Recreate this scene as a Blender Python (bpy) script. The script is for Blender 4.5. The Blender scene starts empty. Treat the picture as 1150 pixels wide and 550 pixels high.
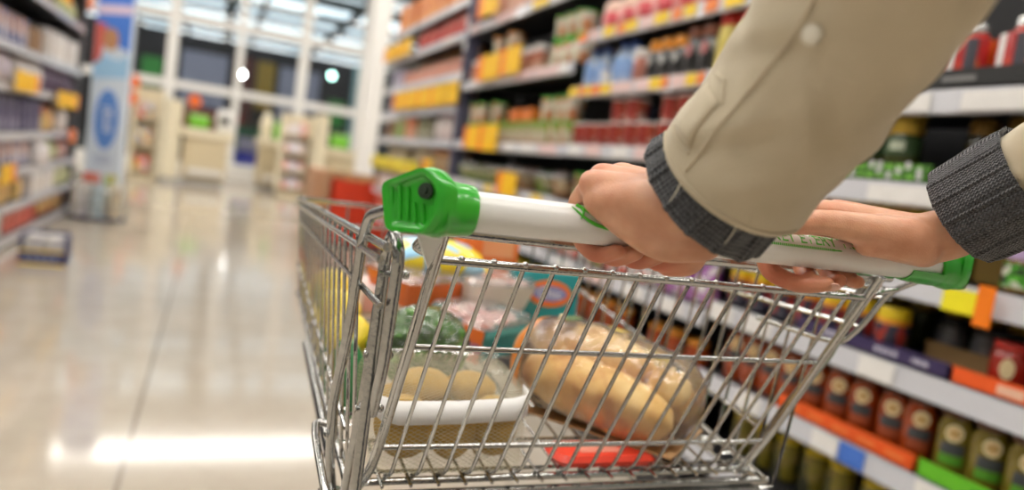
import bpy, bmesh, math, random
from mathutils import Vector, Matrix, noise
random.seed(7)
PI = math.pi
S = bpy.context.scene
C = S.collection
V = Vector

# ------------------------------------------------------------------ materials
def nmat(name):
    m = bpy.data.materials.new(name); m.use_nodes = True
    nt = m.node_tree; b = nt.nodes['Principled BSDF']
    return m, nt, b

def M(name, col, rough=.5, metal=0, var=.08, scale=25, bump=0, bscale=200, spec=.5, trans=0, coat=0, alpha=1, emit=0, sss=0):
    """procedural principled material: a little noise in colour, optional noise bump"""
    m, nt, b = nmat(name)
    N, L = nt.nodes, nt.links
    b.inputs['Roughness'].default_value = rough
    b.inputs['Metallic'].default_value = metal
    b.inputs['Specular IOR Level'].default_value = spec
    b.inputs['Transmission Weight'].default_value = trans
    b.inputs['Coat Weight'].default_value = coat
    b.inputs['Alpha'].default_value = alpha
    if sss:
        b.inputs['Subsurface Weight'].default_value = sss
        b.inputs['Subsurface Radius'].default_value = (.012, .004, .002)
        b.inputs['Subsurface Scale'].default_value = .5
    tc = N.new('ShaderNodeTexCoord')
    nz = N.new('ShaderNodeTexNoise'); nz.inputs['Scale'].default_value = scale; nz.inputs['Detail'].default_value = 3
    L.new(tc.outputs['Object'], nz.inputs['Vector'])
    mx = N.new('ShaderNodeMix'); mx.data_type = 'RGBA'
    c = Vector(col[:3])
    mx.inputs[6].default_value = (*[max(0, x*(1-var)) for x in c], 1)
    mx.inputs[7].default_value = (*[min(1, x*(1+var)) for x in c], 1)
    L.new(nz.outputs['Fac'], mx.inputs[0])
    L.new(mx.outputs[2], b.inputs['Base Color'])
    if emit:
        b.inputs['Emission Color'].default_value = (*c, 1); b.inputs['Emission Strength'].default_value = emit
    if bump:
        n2 = N.new('ShaderNodeTexNoise'); n2.inputs['Scale'].default_value = bscale; n2.inputs['Detail'].default_value = 3
        L.new(tc.outputs['Object'], n2.inputs['Vector'])
        bp = N.new('ShaderNodeBump'); bp.inputs['Strength'].default_value = bump; bp.inputs['Distance'].default_value = .002
        L.new(n2.outputs['Fac'], bp.inputs['Height']); L.new(bp.outputs['Normal'], b.inputs['Normal'])
    return m

def speck(name, cols, scale=40, rough=.45, seed=0., stretch=(1, 1, 1), coat=0):
    """printed packaging: cells of several colours"""
    m, nt, b = nmat(name); N, L = nt.nodes, nt.links
    b.inputs['Roughness'].default_value = rough; b.inputs['Coat Weight'].default_value = coat
    tc = N.new('ShaderNodeTexCoord'); mp = N.new('ShaderNodeMapping')
    mp.inputs['Scale'].default_value = stretch; mp.inputs['Location'].default_value = (seed, seed*1.7, seed*.6)
    L.new(tc.outputs['Object'], mp.inputs['Vector'])
    vo = N.new('ShaderNodeTexVoronoi'); vo.inputs['Scale'].default_value = scale
    L.new(mp.outputs['Vector'], vo.inputs['Vector'])
    sp = N.new('ShaderNodeSeparateColor'); L.new(vo.outputs['Color'], sp.inputs['Color'])
    cr = N.new('ShaderNodeValToRGB'); cr.color_ramp.interpolation = 'CONSTANT'
    e = cr.color_ramp.elements
    while len(e) < len(cols): e.new(.5)
    for i, c in enumerate(cols):
        e[i].position = i/len(cols); e[i].color = (*c[:3], 1)
    L.new(sp.outputs['Red'], cr.inputs['Fac']); L.new(cr.outputs['Color'], b.inputs['Base Color'])
    return m

def film(name, tint=(1, 1, 1), gloss=.12, bump=.5, bscale=60, haze=.05, rough=.08):
    """thin clear wrapping film: see-through with wrinkled highlights"""
    m, nt, b = nmat(name); N, L = nt.nodes, nt.links
    out = N['Material Output']; N.remove(b)
    tr = N.new('ShaderNodeBsdfTransparent'); tr.inputs['Color'].default_value = (*tint, 1)
    gl = N.new('ShaderNodeBsdfGlossy'); gl.inputs['Roughness'].default_value = rough
    df = N.new('ShaderNodeBsdfDiffuse'); df.inputs['Color'].default_value = (.9, .9, .9, 1)
    fr = N.new('ShaderNodeFresnel'); fr.inputs['IOR'].default_value = 1.45
    tc = N.new('ShaderNodeTexCoord'); nz = N.new('ShaderNodeTexNoise'); nz.inputs['Scale'].default_value = bscale; nz.inputs['Detail'].default_value = 2
    L.new(tc.outputs['Object'], nz.inputs['Vector'])
    bp = N.new('ShaderNodeBump'); bp.inputs['Strength'].default_value = bump; bp.inputs['Distance'].default_value = .006
    L.new(nz.outputs['Fac'], bp.inputs['Height'])
    L.new(bp.outputs['Normal'], gl.inputs['Normal']); L.new(bp.outputs['Normal'], fr.inputs['Normal'])
    ad = N.new('ShaderNodeMath'); ad.operation = 'ADD'; ad.use_clamp = True; ad.inputs[1].default_value = gloss
    L.new(fr.outputs['Fac'], ad.inputs[0])
    m1 = N.new('ShaderNodeMixShader'); m1.inputs[0].default_value = haze
    L.new(tr.outputs[0], m1.inputs[1]); L.new(df.outputs[0], m1.inputs[2])
    m2 = N.new('ShaderNodeMixShader'); L.new(ad.outputs[0], m2.inputs[0])
    L.new(m1.outputs[0], m2.inputs[1]); L.new(gl.outputs[0], m2.inputs[2])
    L.new(m2.outputs[0], out.inputs['Surface'])
    return m

def emis(name, col, strength):
    m, nt, b = nmat(name); N, L = nt.nodes, nt.links
    b.inputs['Base Color'].default_value = (*col, 1)
    b.inputs['Emission Color'].default_value = (*col, 1); b.inputs['Emission Strength'].default_value = strength
    return m

# ------------------------------------------------------------------ mesh helpers
def new(): return bmesh.new()

def obj(name, bm, mat, parent=None, smooth=True, loc=None, ang=40):
    me = bpy.data.meshes.new(name)
    bmesh.ops.recalc_face_normals(bm, faces=bm.faces[:])
    bm.to_mesh(me); bm.free()
    if isinstance(mat, (list, tuple)):
        for m in mat: me.materials.append(m)
    else: me.materials.append(mat)
    o = bpy.data.objects.new(name, me); C.objects.link(o)
    if smooth:
        me.polygons.foreach_set('use_smooth', [True]*len(me.polygons))
        try: me.set_sharp_from_angle(angle=math.radians(ang))
        except Exception: pass
    if parent: o.parent = parent
    if loc is not None: o.location = loc
    return o

def tag(o, label=None, cat=None, group=None, kind=None):
    if label: o['label'] = label
    if cat: o['category'] = cat
    if group: o['group'] = group
    if kind: o['kind'] = kind
    return o

def empty(name, loc=(0, 0, 0), rz=0):
    o = bpy.data.objects.new(name, None); C.objects.link(o)
    o.location = loc; o.rotation_euler = (0, 0, rz); o.empty_display_size = .05
    return o

KIDS = {}
def dup(root, loc, rz=0, label=None, group=None, scale=None, rot=None):
    r = root.copy(); C.objects.link(r); r.location = loc
    r.rotation_euler = rot if rot else (0, 0, rz)
    if scale is not None: r.scale = scale
    if label: r['label'] = label
    if group: r['group'] = group
    for ch in KIDS.get(root.name) or KIDS.setdefault(root.name, list(root.children)):
        c = ch.copy(); C.objects.link(c); c.parent = r
        for g in KIDS.get(ch.name) or KIDS.setdefault(ch.name, list(ch.children)):
            d = g.copy(); C.objects.link(d); d.parent = c
    return r

def box(bm, x0, x1, y0, y1, z0, z1, bev=0, seg=2, mi=0):
    vs = [bm.verts.new((x, y, z)) for z in (z0, z1) for (x, y) in ((x0, y0), (x1, y0), (x1, y1), (x0, y1))]
    q = [(3, 2, 1, 0), (4, 5, 6, 7), (0, 1, 5, 4), (1, 2, 6, 5), (2, 3, 7, 6), (3, 0, 4, 7)]
    fs = [bm.faces.new([vs[i] for i in f]) for f in q]
    for f in fs: f.material_index = mi
    if bev > 0:
        es = list({e for f in fs for e in f.edges})
        r = bmesh.ops.bevel(bm, geom=es, offset=bev, segments=seg, affect='EDGES', profile=.5)
        for f in r['faces']: f.material_index = mi
    return vs

def frames(pts):
    """parallel transported frames along a polyline"""
    n = len(pts); T = []
    for i in range(n):
        a = pts[max(0, i-1)]; b = pts[min(n-1, i+1)]
        T.append((b-a).normalized())
    up = V((0, 0, 1)) if abs(T[0].z) < .9 else V((0, 1, 0))
    N0 = (up - T[0]*up.dot(T[0])).normalized(); out = []
    for i in range(n):
        if i:
            N0 = (N0 - T[i]*N0.dot(T[i]))
            N0 = N0.normalized() if N0.length > 1e-6 else T[i].orthogonal().normalized()
        out.append((T[i], N0.copy(), T[i].cross(N0)))
    return out

def tube(bm, pts, r, n=8, caps=True, ell=1.0, mi=0):
    pts = [V(p) for p in pts]
    rs = r if isinstance(r, (list, tuple)) else [r]*len(pts)
    F = frames(pts); rings = []
    for p, (t, a, b), q in zip(pts, F, rs):
        rings.append([bm.verts.new(p + a*(math.cos(2*PI*k/n)*q) + b*(math.sin(2*PI*k/n)*q*ell)) for k in range(n)])
    for i in range(len(rings)-1):
        for k in range(n):
            f = bm.faces.new((rings[i][k], rings[i][(k+1) % n], rings[i+1][(k+1) % n], rings[i+1][k])); f.material_index = mi
    if caps:
        for f in (bm.faces.new(rings[0][::-1]), bm.faces.new(rings[-1])): f.material_index = mi
    return rings

def fillet(pts, rad=.01, n=5, closed=False):
    """round the corners of a bent wire"""
    pts = [V(p) for p in pts]; out = [pts[0]]
    for i in range(1, len(pts)-1):
        a, b, c = pts[i-1], pts[i], pts[i+1]
        d0 = (a-b); d1 = (c-b); r = min(rad, d0.length*.45, d1.length*.45)
        p0 = b + d0.normalized()*r; p1 = b + d1.normalized()*r
        for k in range(n+1):
            t = k/n
            out.append(p0*(1-t)**2 + b*(2*t*(1-t)) + p1*t*t)
    out.append(pts[-1]); return out

def lathe(bm, prof, n=20, cx=0, cy=0, cz=0, axis='Z', mi=0, sx=1, sy=1):
    rings = []
    for r, z in prof:
        ring = []
        for k in range(n):
            a = 2*PI*k/n; x, y = r*math.cos(a)*sx, r*math.sin(a)*sy
            p = (cx+x, cy+y, cz+z) if axis == 'Z' else ((cx+z, cy+x, cz+y) if axis == 'X' else (cx+x, cy+z, cz+y))
            ring.append(bm.verts.new(p))
        rings.append(ring)
    for i in range(len(rings)-1):
        for k in range(n):
            f = bm.faces.new((rings[i][k], rings[i][(k+1) % n], rings[i+1][(k+1) % n], rings[i+1][k])); f.material_index = mi
    for f in (bm.faces.new(rings[0][::-1]), bm.faces.new(rings[-1])): f.material_index = mi
    return rings

def ellipsoid(bm, c, rx, ry, rz, u=16, v=10, noise_amp=0, nscale=20, seed=0., sq=1.0, mat=None):
    """superellipsoid (sq<1 is boxier) with optional lumps"""
    def sp(x): return math.copysign(abs(x)**sq, x)
    c = V(c); rings = []
    top = bot = None
    for i in range(1, v):
        ph = -PI/2 + PI*i/v; ring = []
        for k in range(u):
            th = 2*PI*k/u
            d = V((sp(math.cos(ph))*sp(math.cos(th)), sp(math.cos(ph))*sp(math.sin(th)), sp(math.sin(ph))))
            p = V((d.x*rx, d.y*ry, d.z*rz))
            if noise_amp: p *= 1 + noise_amp*noise.noise((p + V((seed, seed*.7, seed*1.3)))*nscale)
            if mat: p = mat @ p
            ring.append(bm.verts.new(c+p))
        rings.append(ring)
    pb, pt = V((0, 0, -rz)), V((0, 0, rz))
    if mat: pb, pt = mat @ pb, mat @ pt
    bot = bm.verts.new(c+pb); top = bm.verts.new(c+pt)
    for i in range(len(rings)-1):
        for k in range(u):
            bm.faces.new((rings[i][k], rings[i][(k+1) % u], rings[i+1][(k+1) % u], rings[i+1][k]))
    for k in range(u):
        bm.faces.new((bot, rings[0][(k+1) % u], rings[0][k]))
        bm.faces.new((top, rings[-1][k], rings[-1][(k+1) % u]))

def loft(bm, rings, cap0=True, cap1=True, mi=0):
    R = [[bm.verts.new(p) for p in ring] for ring in rings]; n = len(R[0])
    for i in range(len(R)-1):
        for k in range(n):
            f = bm.faces.new((R[i][k], R[i][(k+1) % n], R[i+1][(k+1) % n], R[i+1][k])); f.material_index = mi
    if cap0: bm.faces.new(R[0][::-1]).material_index = mi
    if cap1: bm.faces.new(R[-1]).material_index = mi
    return R

def rect_loop(hx, hy, rad, z, n=5, cx=0, cy=0):
    rad = min(rad, hx*.98, hy*.98); out = []
    for (sx, sy, a0) in ((1, 1, 0), (-1, 1, PI/2), (-1, -1, PI), (1, -1, 1.5*PI)):
        for k in range(n+1):
            a = a0 + PI/2*k/n
            out.append((cx+sx*(hx-rad)+rad*math.cos(a), cy+sy*(hy-rad)+rad*math.sin(a), z))
    return out

def text_obj(name, s, size, mat, mtx, parent=None, extrude=.0004, align='CENTER', bend=None, spacing=1.0):
    """lettering as a real mesh; bend(v) may wrap it round a tube"""
    cu = bpy.data.curves.new(name, 'FONT'); cu.body = s; cu.size = size; cu.extrude = extrude
    cu.align_x = align; cu.align_y = 'CENTER'; cu.space_character = spacing
    t = bpy.data.objects.new(name, cu); C.objects.link(t)
    dg = bpy.context.evaluated_depsgraph_get()
    me = bpy.data.meshes.new_from_object(t.evaluated_get(dg)); me.name = name
    bpy.data.objects.remove(t); bpy.data.curves.remove(cu)
    if bend:
        for v in me.vertices: v.co = bend(v.co)
    else: me.transform(mtx)
    me.materials.clear(); me.materials.append(mat)
    o = bpy.data.objects.new(name, me); C.objects.link(o)
    if parent: o.parent = parent
    return o

# ------------------------------------------------------------------ camera
FPX = 806.43
yaw, pitch, roll = math.radians(23.087), math.radians(5.687), math.radians(8.258)
fw = V((math.sin(yaw)*math.cos(pitch), math.cos(yaw)*math.cos(pitch), -math.sin(pitch)))
r0 = V((math.cos(yaw), -math.sin(yaw), 0)); u0 = r0.cross(fw)
cr_ = r0*math.cos(roll) + u0*math.sin(roll); cu_ = u0*math.cos(roll) - r0*math.sin(roll)
cam = bpy.data.cameras.new('camera'); camo = bpy.data.objects.new('camera', cam); C.objects.link(camo)
mw = Matrix.Identity(4)
for i in range(3):
    mw[i][0] = cr_[i]; mw[i][1] = cu_[i]; mw[i][2] = -fw[i]
mw[0][3], mw[1][3], mw[2][3] = 0, 0, 1.05
camo.matrix_world = mw
cam.sensor_width = 36; cam.lens = 36*FPX/1150; cam.clip_start = .02; cam.clip_end = 200
cam.dof.use_dof = True; cam.dof.focus_distance = .56; cam.dof.aperture_fstop = 2.7
S.camera = camo
S.view_settings.view_transform = 'Standard'
S.view_settings.look = 'None'
S.view_settings.gamma = 1
S.view_settings.use_curve_mapping = False
S.view_settings.exposure = 0.45
# ------------------------------------------------------------------ the setting
def floor_mat():
    m, nt, b = nmat('polished_tile'); N, L = nt.nodes, nt.links
    tc = N.new('ShaderNodeTexCoord'); sx = N.new('ShaderNodeSeparateXYZ'); L.new(tc.outputs['Object'], sx.inputs[0])
    def math_(op, a, b_=None, c=None):
        n = N.new('ShaderNodeMath'); n.operation = op
        for i, q in enumerate((a, b_, c)):
            if q is None: continue
            if isinstance(q, (int, float)): n.inputs[i].default_value = q
            else: L.new(q, n.inputs[i])
        return n.outputs[0]
    def joint(o, off, size, w):
        f = math_('FRACT', math_('DIVIDE', math_('ADD', o, off), size))
        d = math_('MULTIPLY', math_('MINIMUM', f, math_('SUBTRACT', 1.0, f)), size)
        return math_('LESS_THAN', d, w)
    jx = joint(sx.outputs['X'], .17, 1.2, .007); jy = joint(sx.outputs['Y'], .4, 1.2, .0035)
    nz = N.new('ShaderNodeTexNoise'); nz.inputs['Scale'].default_value = 5; nz.inputs['Detail'].default_value = 8
    nz.inputs['Roughness'].default_value = .7
    L.new(tc.outputs['Object'], nz.inputs['Vector'])
    cr = N.new('ShaderNodeValToRGB'); e = cr.color_ramp.elements
    e[0].position = .3; e[0].color = (.45, .385, .31, 1); e[1].position = .7; e[1].color = (.53, .465, .385, 1)
    L.new(nz.outputs['Fac'], cr.inputs[0])
    m1 = N.new('ShaderNodeMix'); m1.data_type = 'RGBA'; L.new(math_('MULTIPLY', jx, .6), m1.inputs[0])
    L.new(cr.outputs[0], m1.inputs[6]); m1.inputs[7].default_value = (.13, .12, .11, 1)
    m2 = N.new('ShaderNodeMix'); m2.data_type = 'RGBA'; L.new(math_('MULTIPLY', jy, .3), m2.inputs[0])
    L.new(m1.outputs[2], m2.inputs[6]); m2.inputs[7].default_value = (.2, .18, .16, 1)
    L.new(m2.outputs[2], b.inputs['Base Color'])
    b.inputs['Roughness'].default_value = .13; b.inputs['Specular IOR Level'].default_value = .65
    n2 = N.new('ShaderNodeTexNoise'); n2.inputs['Scale'].default_value = 30
    L.new(tc.outputs['Object'], n2.inputs['Vector'])
    rg = N.new('ShaderNodeMapRange'); rg.inputs['To Min'].default_value = .05; rg.inputs['To Max'].default_value = .13
    L.new(n2.outputs['Fac'], rg.inputs[0]); L.new(rg.outputs[0], b.inputs['Roughness'])
    return m

def st(name, bm, mat, parent=None, smooth=False):
    o = obj(name, bm, mat, parent, smooth)
    if not parent: tag(o, kind='structure')
    return o

WHITE = M('white_paint', (.78, .76, .73), .45)
CREAM = M('cream_laminate', (.76, .68, .50), .4)
TAN = M('tan_laminate', (.62, .52, .34), .45)
DARK = M('dark_metal', (.018, .018, .02), .5)
BLACKP = M('black_plastic', (.015, .015, .017), .4)

bm = new(); box(bm, -9, 9, -3, 46, -.2, 0); st('floor', bm, floor_mat())
bm = new(); box(bm, -9, 9, -3, 18.2, 5.5, 5.7); st('ceiling', bm, M('ceiling_white', (.40, .40, .39), .8))
bm = new(); box(bm, -9, 9, 18.2, 46, 6.2, 6.4); st('ceiling_lobby', bm, M('lobby_ceiling', (.035, .075, .065), .7))
bm = new(); box(bm, -9, 9, 45, 45.3, 0, 6.2); st('wall_lobby', bm, M('lobby_wall', (.035, .028, .03), .6))
bm = new(); box(bm, 9, 9.2, -3, 46, 0, 6.4); st('wall_right', bm, M('grey_wall', (.12, .12, .12), .7))
bm = new(); box(bm, -9.2, -9, -3, 46, 0, 6.4); st('wall_left', bm, M('grey_wall_left', (.12, .12, .12), .7))
bm = new(); box(bm, -9, 9, -3.2, -3, 0, 5.7); st('wall_back', bm, M('pale_wall', (.2, .2, .19), .7))

# glazed front of the store: mullions, transoms, panes
GY = 18.0
bm = new()
MX = [-8.1+1.4*k for k in range(13)]
for k, x in enumerate([-8.07+1.397*k for k in range(13)]):
    w = .11 if k % 2 else .075
    box(bm, x-w, x+w, GY-.08, GY+.08, 0, 5.5)
for z, h in ((1.93, .085), (3.4, .085), (.12, .12), (5.35, .12)):
    box(bm, -9, 9, GY-.06, GY+.06, z-h, z+h)
win = st('window_1', bm, WHITE)
bm = new(); box(bm, -9, 9, GY-.006, GY+.006, .2, 5.3)
GL = film('pane_glass', (.96, .98, .98), .0, 0, 5, .0, .02)
obj('pane', bm, GL, win, False)

# lobby beyond the glass: luminous ceiling strips, shop fronts
LOB = emis('lobby_light', (.80, .92, 1), 1.15)
FR = M('fixture_grey', (.3, .33, .33), .5)
first = None
for i, y in enumerate((20.6, 24.4, 28.2, 32.0, 35.2, 38.2, 41.0, 43.4)):
    d = 1.7 if i < 4 else 1.3
    for j, x0 in enumerate((-8.6, -4.2, .2, 4.6)):
        if i == 0 and False: continue
        bm = new(); box(bm, x0, x0+4.1, y, y+d, 6.1, 6.198)
        o = obj('ceiling_light', bm, FR, None, False)
        tag(o, 'luminous white ceiling strip in the hall beyond the store windows', 'ceiling light', 'lit ceiling strips of the hall beyond the windows')
        bm = new(); box(bm, x0+.08, x0+4.02, y+.05, y+d-.05, 6.06, 6.1)
        obj('diffuser', bm, LOB, o, False)
bm = new()
for x in (-5, -1.9, 1.2, 4.3):
    tube(bm, [(x, 19, 5.85), (x, 44, 5.85)], .12, 8)
for y in (23, 31, 39): tube(bm, [(-8.8, y, 5.65), (8.8, y, 5.65)], .1, 8)
tag(obj('ceiling_pipe', bm, M('pipe_grey', (.12, .14, .15), .5)), 'grey pipes under the ceiling of the hall behind the windows', 'pipes')

def panel(name, x0, x1, y, z0, z1, col, label, cat, e=0):
    bm = new(); box(bm, x0, x1, y-.15, y, z0, z1, .03)
    m = M(name+'_m', [q*.7 for q in col], .5, emit=e)  # faint glow added to the panels, standing in for light on them
    o = obj(name, bm, m, None, False); tag(o, label, cat)
    bm = new()   # its frame
    for (a, b, c, d) in ((x0, x1, z0-.08, z0), (x0, x1, z1, z1+.08), (x0-.08, x0, z0-.08, z1+.08), (x1, x1+.08, z0-.08, z1+.08)):
        box(bm, a, b, y-.2, y, c, d)
    obj('panel_frame', bm, DARK, o, False)
    return o
LY = 44.9
panel('shop_sign', -4.15, -3.1, LY, 2.9, 4.5, (.06, .35, .06), 'green shop sign on the far hall wall, leftmost', 'sign', .25)
panel('shop_facade', -5.6, -2.6, LY-.3, .6, 1.9, (.25, .03, .02), 'dark red low shop front in the far hall, left end', 'shop front', .15)
panel('shop_shutter', -2.2, .2, LY, 2.2, 5.2, (.33, .33, .42), 'lilac grey shop shutter on the far hall wall left of centre', 'shutter', .25)
panel('shop_facade', .5, 1.6, LY, 1.2, 5.4, (.12, .03, .02), 'dark brown red shop front panel in the far hall', 'shop front', .2)
panel('shop_facade', -2, 1.2, LY-.4, .7, 2.1, (.3, .03, .02), 'bright red low counter front in the far hall', 'shop front', .2)
panel('shop_sign', 1.75, 2.75, LY, 2.6, 5.3, (.3, .19, .02), 'tall ochre shop sign on the far hall wall', 'sign', .3)
panel('shop_shutter', 3.0, 5.3, LY, 2.1, 5.2, (.3, .3, .38), 'lilac grey shop shutter on the far hall wall right of the ochre sign', 'shutter', .25)
panel('shop_facade', 4.1, 5.9, LY-.4, .8, 2.6, (.3, .05, .02), 'brick red shop front in the far hall right of centre', 'shop front', .2)
panel('shop_sign', 5.9, 6.9, LY, 2.2, 3.8, (.05, .28, .05), 'dark green shop sign beside the teal column in the far hall', 'sign', .25)
panel('shop_column', 7.2, 7.8, LY, .3, 6.0, (.3, .5, .5), 'pale teal column on the far hall wall', 'column', .25)
panel('shop_sign', 8.05, 8.8, LY, 2.3, 5.0, (.03, .05, .25), 'navy blue shop sign at the right end of the far hall', 'sign', .3)

# two bare bright lamps hanging in the hall
LAMP = emis('lamp_white', (1, 1, 1), 26); LAMP2 = emis('lamp_mint', (.55, 1, .86), 8.5)
for (x, y, z, m, lab) in ((.44, 21.5, 2.65, LAMP, 'bright white globe lamp beyond the window, beside the middle mullion'),
                          (2.85, 21.5, 3.05, LAMP2, 'bright mint white globe lamp beyond the window, in front of the green sign')):
    bm = new(); tube(bm, [(x, y, z), (x, y, 6.055)], .008, 6)
    o = obj('globe_lamp', bm, DARK); tag(o, lab, 'lamp')
    bm = new(); ellipsoid(bm, (x, y, z), .085, .085, .085, 12, 8); obj('globe', bm, m, o)

# things just beyond / in front of the glass
def crate(x, y, z, w, d, h, col, label, cat='crate'):
    m = M('crate_'+label[:8], col, .4)
    bm = new(); t = .02
    box(bm, x, x+w, y, y+d, z, z+t); box(bm, x, x+w, y, y+t, z, z+h); box(bm, x, x+w, y+d-t, y+d, z, z+h)
    box(bm, x, x+t, y, y+d, z, z+h); box(bm, x+w-t, x+w, y, y+d, z, z+h)
    o = obj('storage_crate', bm, m, None, False); tag(o, label, cat)
    bm = new(); box(bm, x-.02, x+w+.02, y-.02, y+.03, z+h-.05, z+h); box(bm, x-.02, x+w+.02, y+d-.03, y+d+.02, z+h-.05, z+h)
    obj('crate_rim', bm, m, o, False); return o
crate(.45, 19.2, 0, .95, .6, .62, (.03, .05, .55), 'blue plastic crate standing beyond the glass at floor level')
crate(.5, 19.25, .63, .85, .5, .33, (.45, .42, .6), 'pale lilac crate on top of the blue crate')
crate(1.45, 19.3, 0, .7, .6, 1.0, (.12, .16, .2), 'dark slate bin beside the blue crate')
crate(.2, 20.0, .0, 2.4, .5, 1.25, (.03, .13, .07), 'dark green planter box behind the blue crate', 'planter')
bm = new(); box(bm, .15, 1.9, 16.5, 17.6, 0.001, .34, .02)
tag(obj('low_plinth', bm, WHITE, None, False), 'low white plinth by the window between the two checkouts', 'plinth')

# store column
bm = new(); box(bm, 2.14, 2.42, 11.9, 12.18, 0, 5.5, .02); st('trim_1', bm, WHITE)

# store ceiling lights
STL = emis('store_light', (1, .965, .9), 15)
def strip_light(x, y, w, d, m=STL):
    bm = new(); box(bm, x-w/2-.04, x+w/2+.04, y-d/2-.04, y+d/2+.04, 5.3, 5.36)
    o = obj('ceiling_light', bm, WHITE, None, False)
    tag(o, 'long white strip light under the store ceiling', 'ceiling light', 'strip lights of the store')
    bm = new(); box(bm, x-w/2, x+w/2, y-d/2, y+d/2, 5.27, 5.3); obj('diffuser', bm, m, o, False)
    bm = new()
    for q in (-.4, .4): tube(bm, [(x+q*w, y, 5.36), (x+q*w, y, 5.499)], .01, 6)
    obj('hanger', bm, DARK, o)
for y in (-1.2, 2.4, 6.4, 10.6, 14.9):
    for x in (-5.8, .25, 6.3): strip_light(x, y, 5.0, .42)

# ------------------------------------------------------------------ checkouts
GREEN_BOX = M('lime_plastic', (.22, .62, .05), .4)
def checkout(x, y, w, lab, right=False):
    t = empty('checkout_counter', (x, y, 0)); tag(t, lab, 'checkout')
    bm = new(); box(bm, 0, w, 0, .75, .12, .86, .02); obj('counter_body', bm, TAN, t, False)
    bm = new(); box(bm, .05, w-.05, .05, .7, 0, .12); obj('plinth', bm, M('plinth_grey', (.35, .33, .3), .6), t, False)
    bm = new(); box(bm, -.05, w+.08, -.06, .8, .86, 1.02, .02); obj('worktop', bm, CREAM, t, False)
    bm = new(); box(bm, .1, w-.05, -.05, .0, .2, .3, .01); obj('bumper_rail', bm, WHITE, t, False)
    bm = new(); box(bm, .05, w-.1, .12, .45, 1.02, 1.03); obj('conveyor_belt', bm, BLACKP, t, False)
    return t
checkout(-.55, 14.3, .75, 'cream checkout counter with tan front, left of the window mullion')
checkout(1.95, 14.6, .85, 'cream checkout counter partly hidden behind the red bin')
checkout(.78, 15.2, .42, 'small cream counter end left of the right-hand sweets rack')

def divider(x, y, w, d, h, lab):
    bm = new(); box(bm, x, x+w, y, y+d, 0.0, h, .015)
    o = obj('divider_panel', bm, CREAM, None, False); tag(o, lab, 'panel')
    bm = new(); box(bm, x-.01, x+w+.01, y-.01, y+d+.01, 0, .1); obj('kick_plate', bm, M('kick_grey', (.4, .38, .34), .6), o, False)
divider(-.87, 14.15, .26, .5, 1.47, 'tall cream divider panel left of the first checkout')
divider(1.72, 14.05, .2, .5, 1.62, 'tall cream divider panel right of the sweets rack by the red bin')

def lime(x, y, z, w, h, lab):
    bm = new(); box(bm, x, x+w, y, y+.25, z, z+h, .02)
    o = obj('carrier_box', bm, GREEN_BOX, None, False); tag(o, lab, 'box')
    bm = new(); box(bm, x-.01, x+w+.01, y-.01, y+.26, z+h, z+h+.03, .005); obj('box_lid', bm, M('pale_green', (.5, .75, .4), .5), o, False)
lime(-.5, 14.5, 1.032, .34, .22, 'lime green box on the left checkout worktop')
lime(2.08, 14.75, 1.032, .36, .25, 'lime green box on the checkout worktop behind the red bin')
lime(1.05, 15.3, 1.032, .16, .33, 'narrow lime green box on the small counter end')
bm = new(); lathe(bm, [(.01, 0), (.13, 0), (.15, .12), (.15, .3), (.11, .38), (.03, .4)], 16, .1, 14.55, 1.032)
o = tag(obj('till_hood', bm, WHITE), 'rounded white till unit on the left checkout worktop', 'till')
bm = new(); box(bm, .02, .18, 14.38, 14.41, 1.17, 1.3, .005); obj('till_screen', bm, BLACKP, o, False)
bm = new(); lathe(bm, [(.02, 0), (.1, 0), (.13, .3), (.05, .5)], 14, .9, 15.4, 1.032)
o = tag(obj('paper_bag', bm, CREAM), 'cream paper bag on the small counter end', 'bag')
bm = new(); tube(bm, [(.86, 15.4, 1.5), (.87, 15.4, 1.6), (.93, 15.4, 1.6), (.94, 15.4, 1.5)], .008, 6); obj('bag_handle', bm, WHITE, o)

# sweets / magazine racks by the checkouts
def rack(x, y, w, h, n, lab, packs, plab, pgroup):
    t = empty('checkout_rack', (x, y, 0)); tag(t, lab, 'rack')
    for q in (0, w-.07):
        bm = new(); box(bm, q, q+.07, 0, .4, 0, h, .01); obj('side_post', bm, CREAM, t, False)
    bm = new(); box(bm, .07, w-.07, .36, .4, 0, h); obj('back_panel', bm, CREAM, t, False)
    bm = new(); box(bm, 0, w, 0, .4, 0, .08); obj('plinth', bm, TAN, t, False)
    zs = []
    for i in range(n):
        z = .12 + i*(h-.2)/n; zs.append(z)
        bm = new(); box(bm, .07, w-.07, .02, .36, z, z+.03); obj('rack_shelf', bm, TAN, t, False)
    k = 0
    for i, z in enumerate(zs):
        q = .1
        while q < w-.19:
            hh = (h-.2)/n*random.uniform(.5, .72)
            c = packs[k % len(packs)]; k += 1
            bm = new(); box(bm, x+q, x+q+.11, y+.05, y+.13, z+.0305, z+.03+hh, .012)
            tag(obj('sweets_packet', bm, c), plab, 'packet', pgroup)
            q += .125
PK1 = [speck('pk_a', [(.6, .1, .08), (.75, .5, .1), (.7, .65, .6)], 14, seed=1), speck('pk_b', [(.65, .06, .06), (.7, .55, .5)], 12, seed=2), speck('pk_c', [(.6, .6, .65), (.7, .5, .1), (.4, .4, .5)], 12, seed=3)]
PK2 = [speck('pk_d', [(.8, .7, .68), (.75, .3, .25), (.85, .8, .8)], 12, seed=4), speck('pk_e', [(.8, .75, .75), (.65, .6, .75)], 12, seed=5), speck('pk_f', [(.75, .3, .28), (.85, .75, .7)], 12, seed=6)]
rack(-1.40, 14.15, .5, 1.6, 3, 'cream checkout rack of red and yellow packets, left of the tall divider', PK1, 'red, yellow and white packet on the left checkout rack', 'packets on the left checkout rack')
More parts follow.
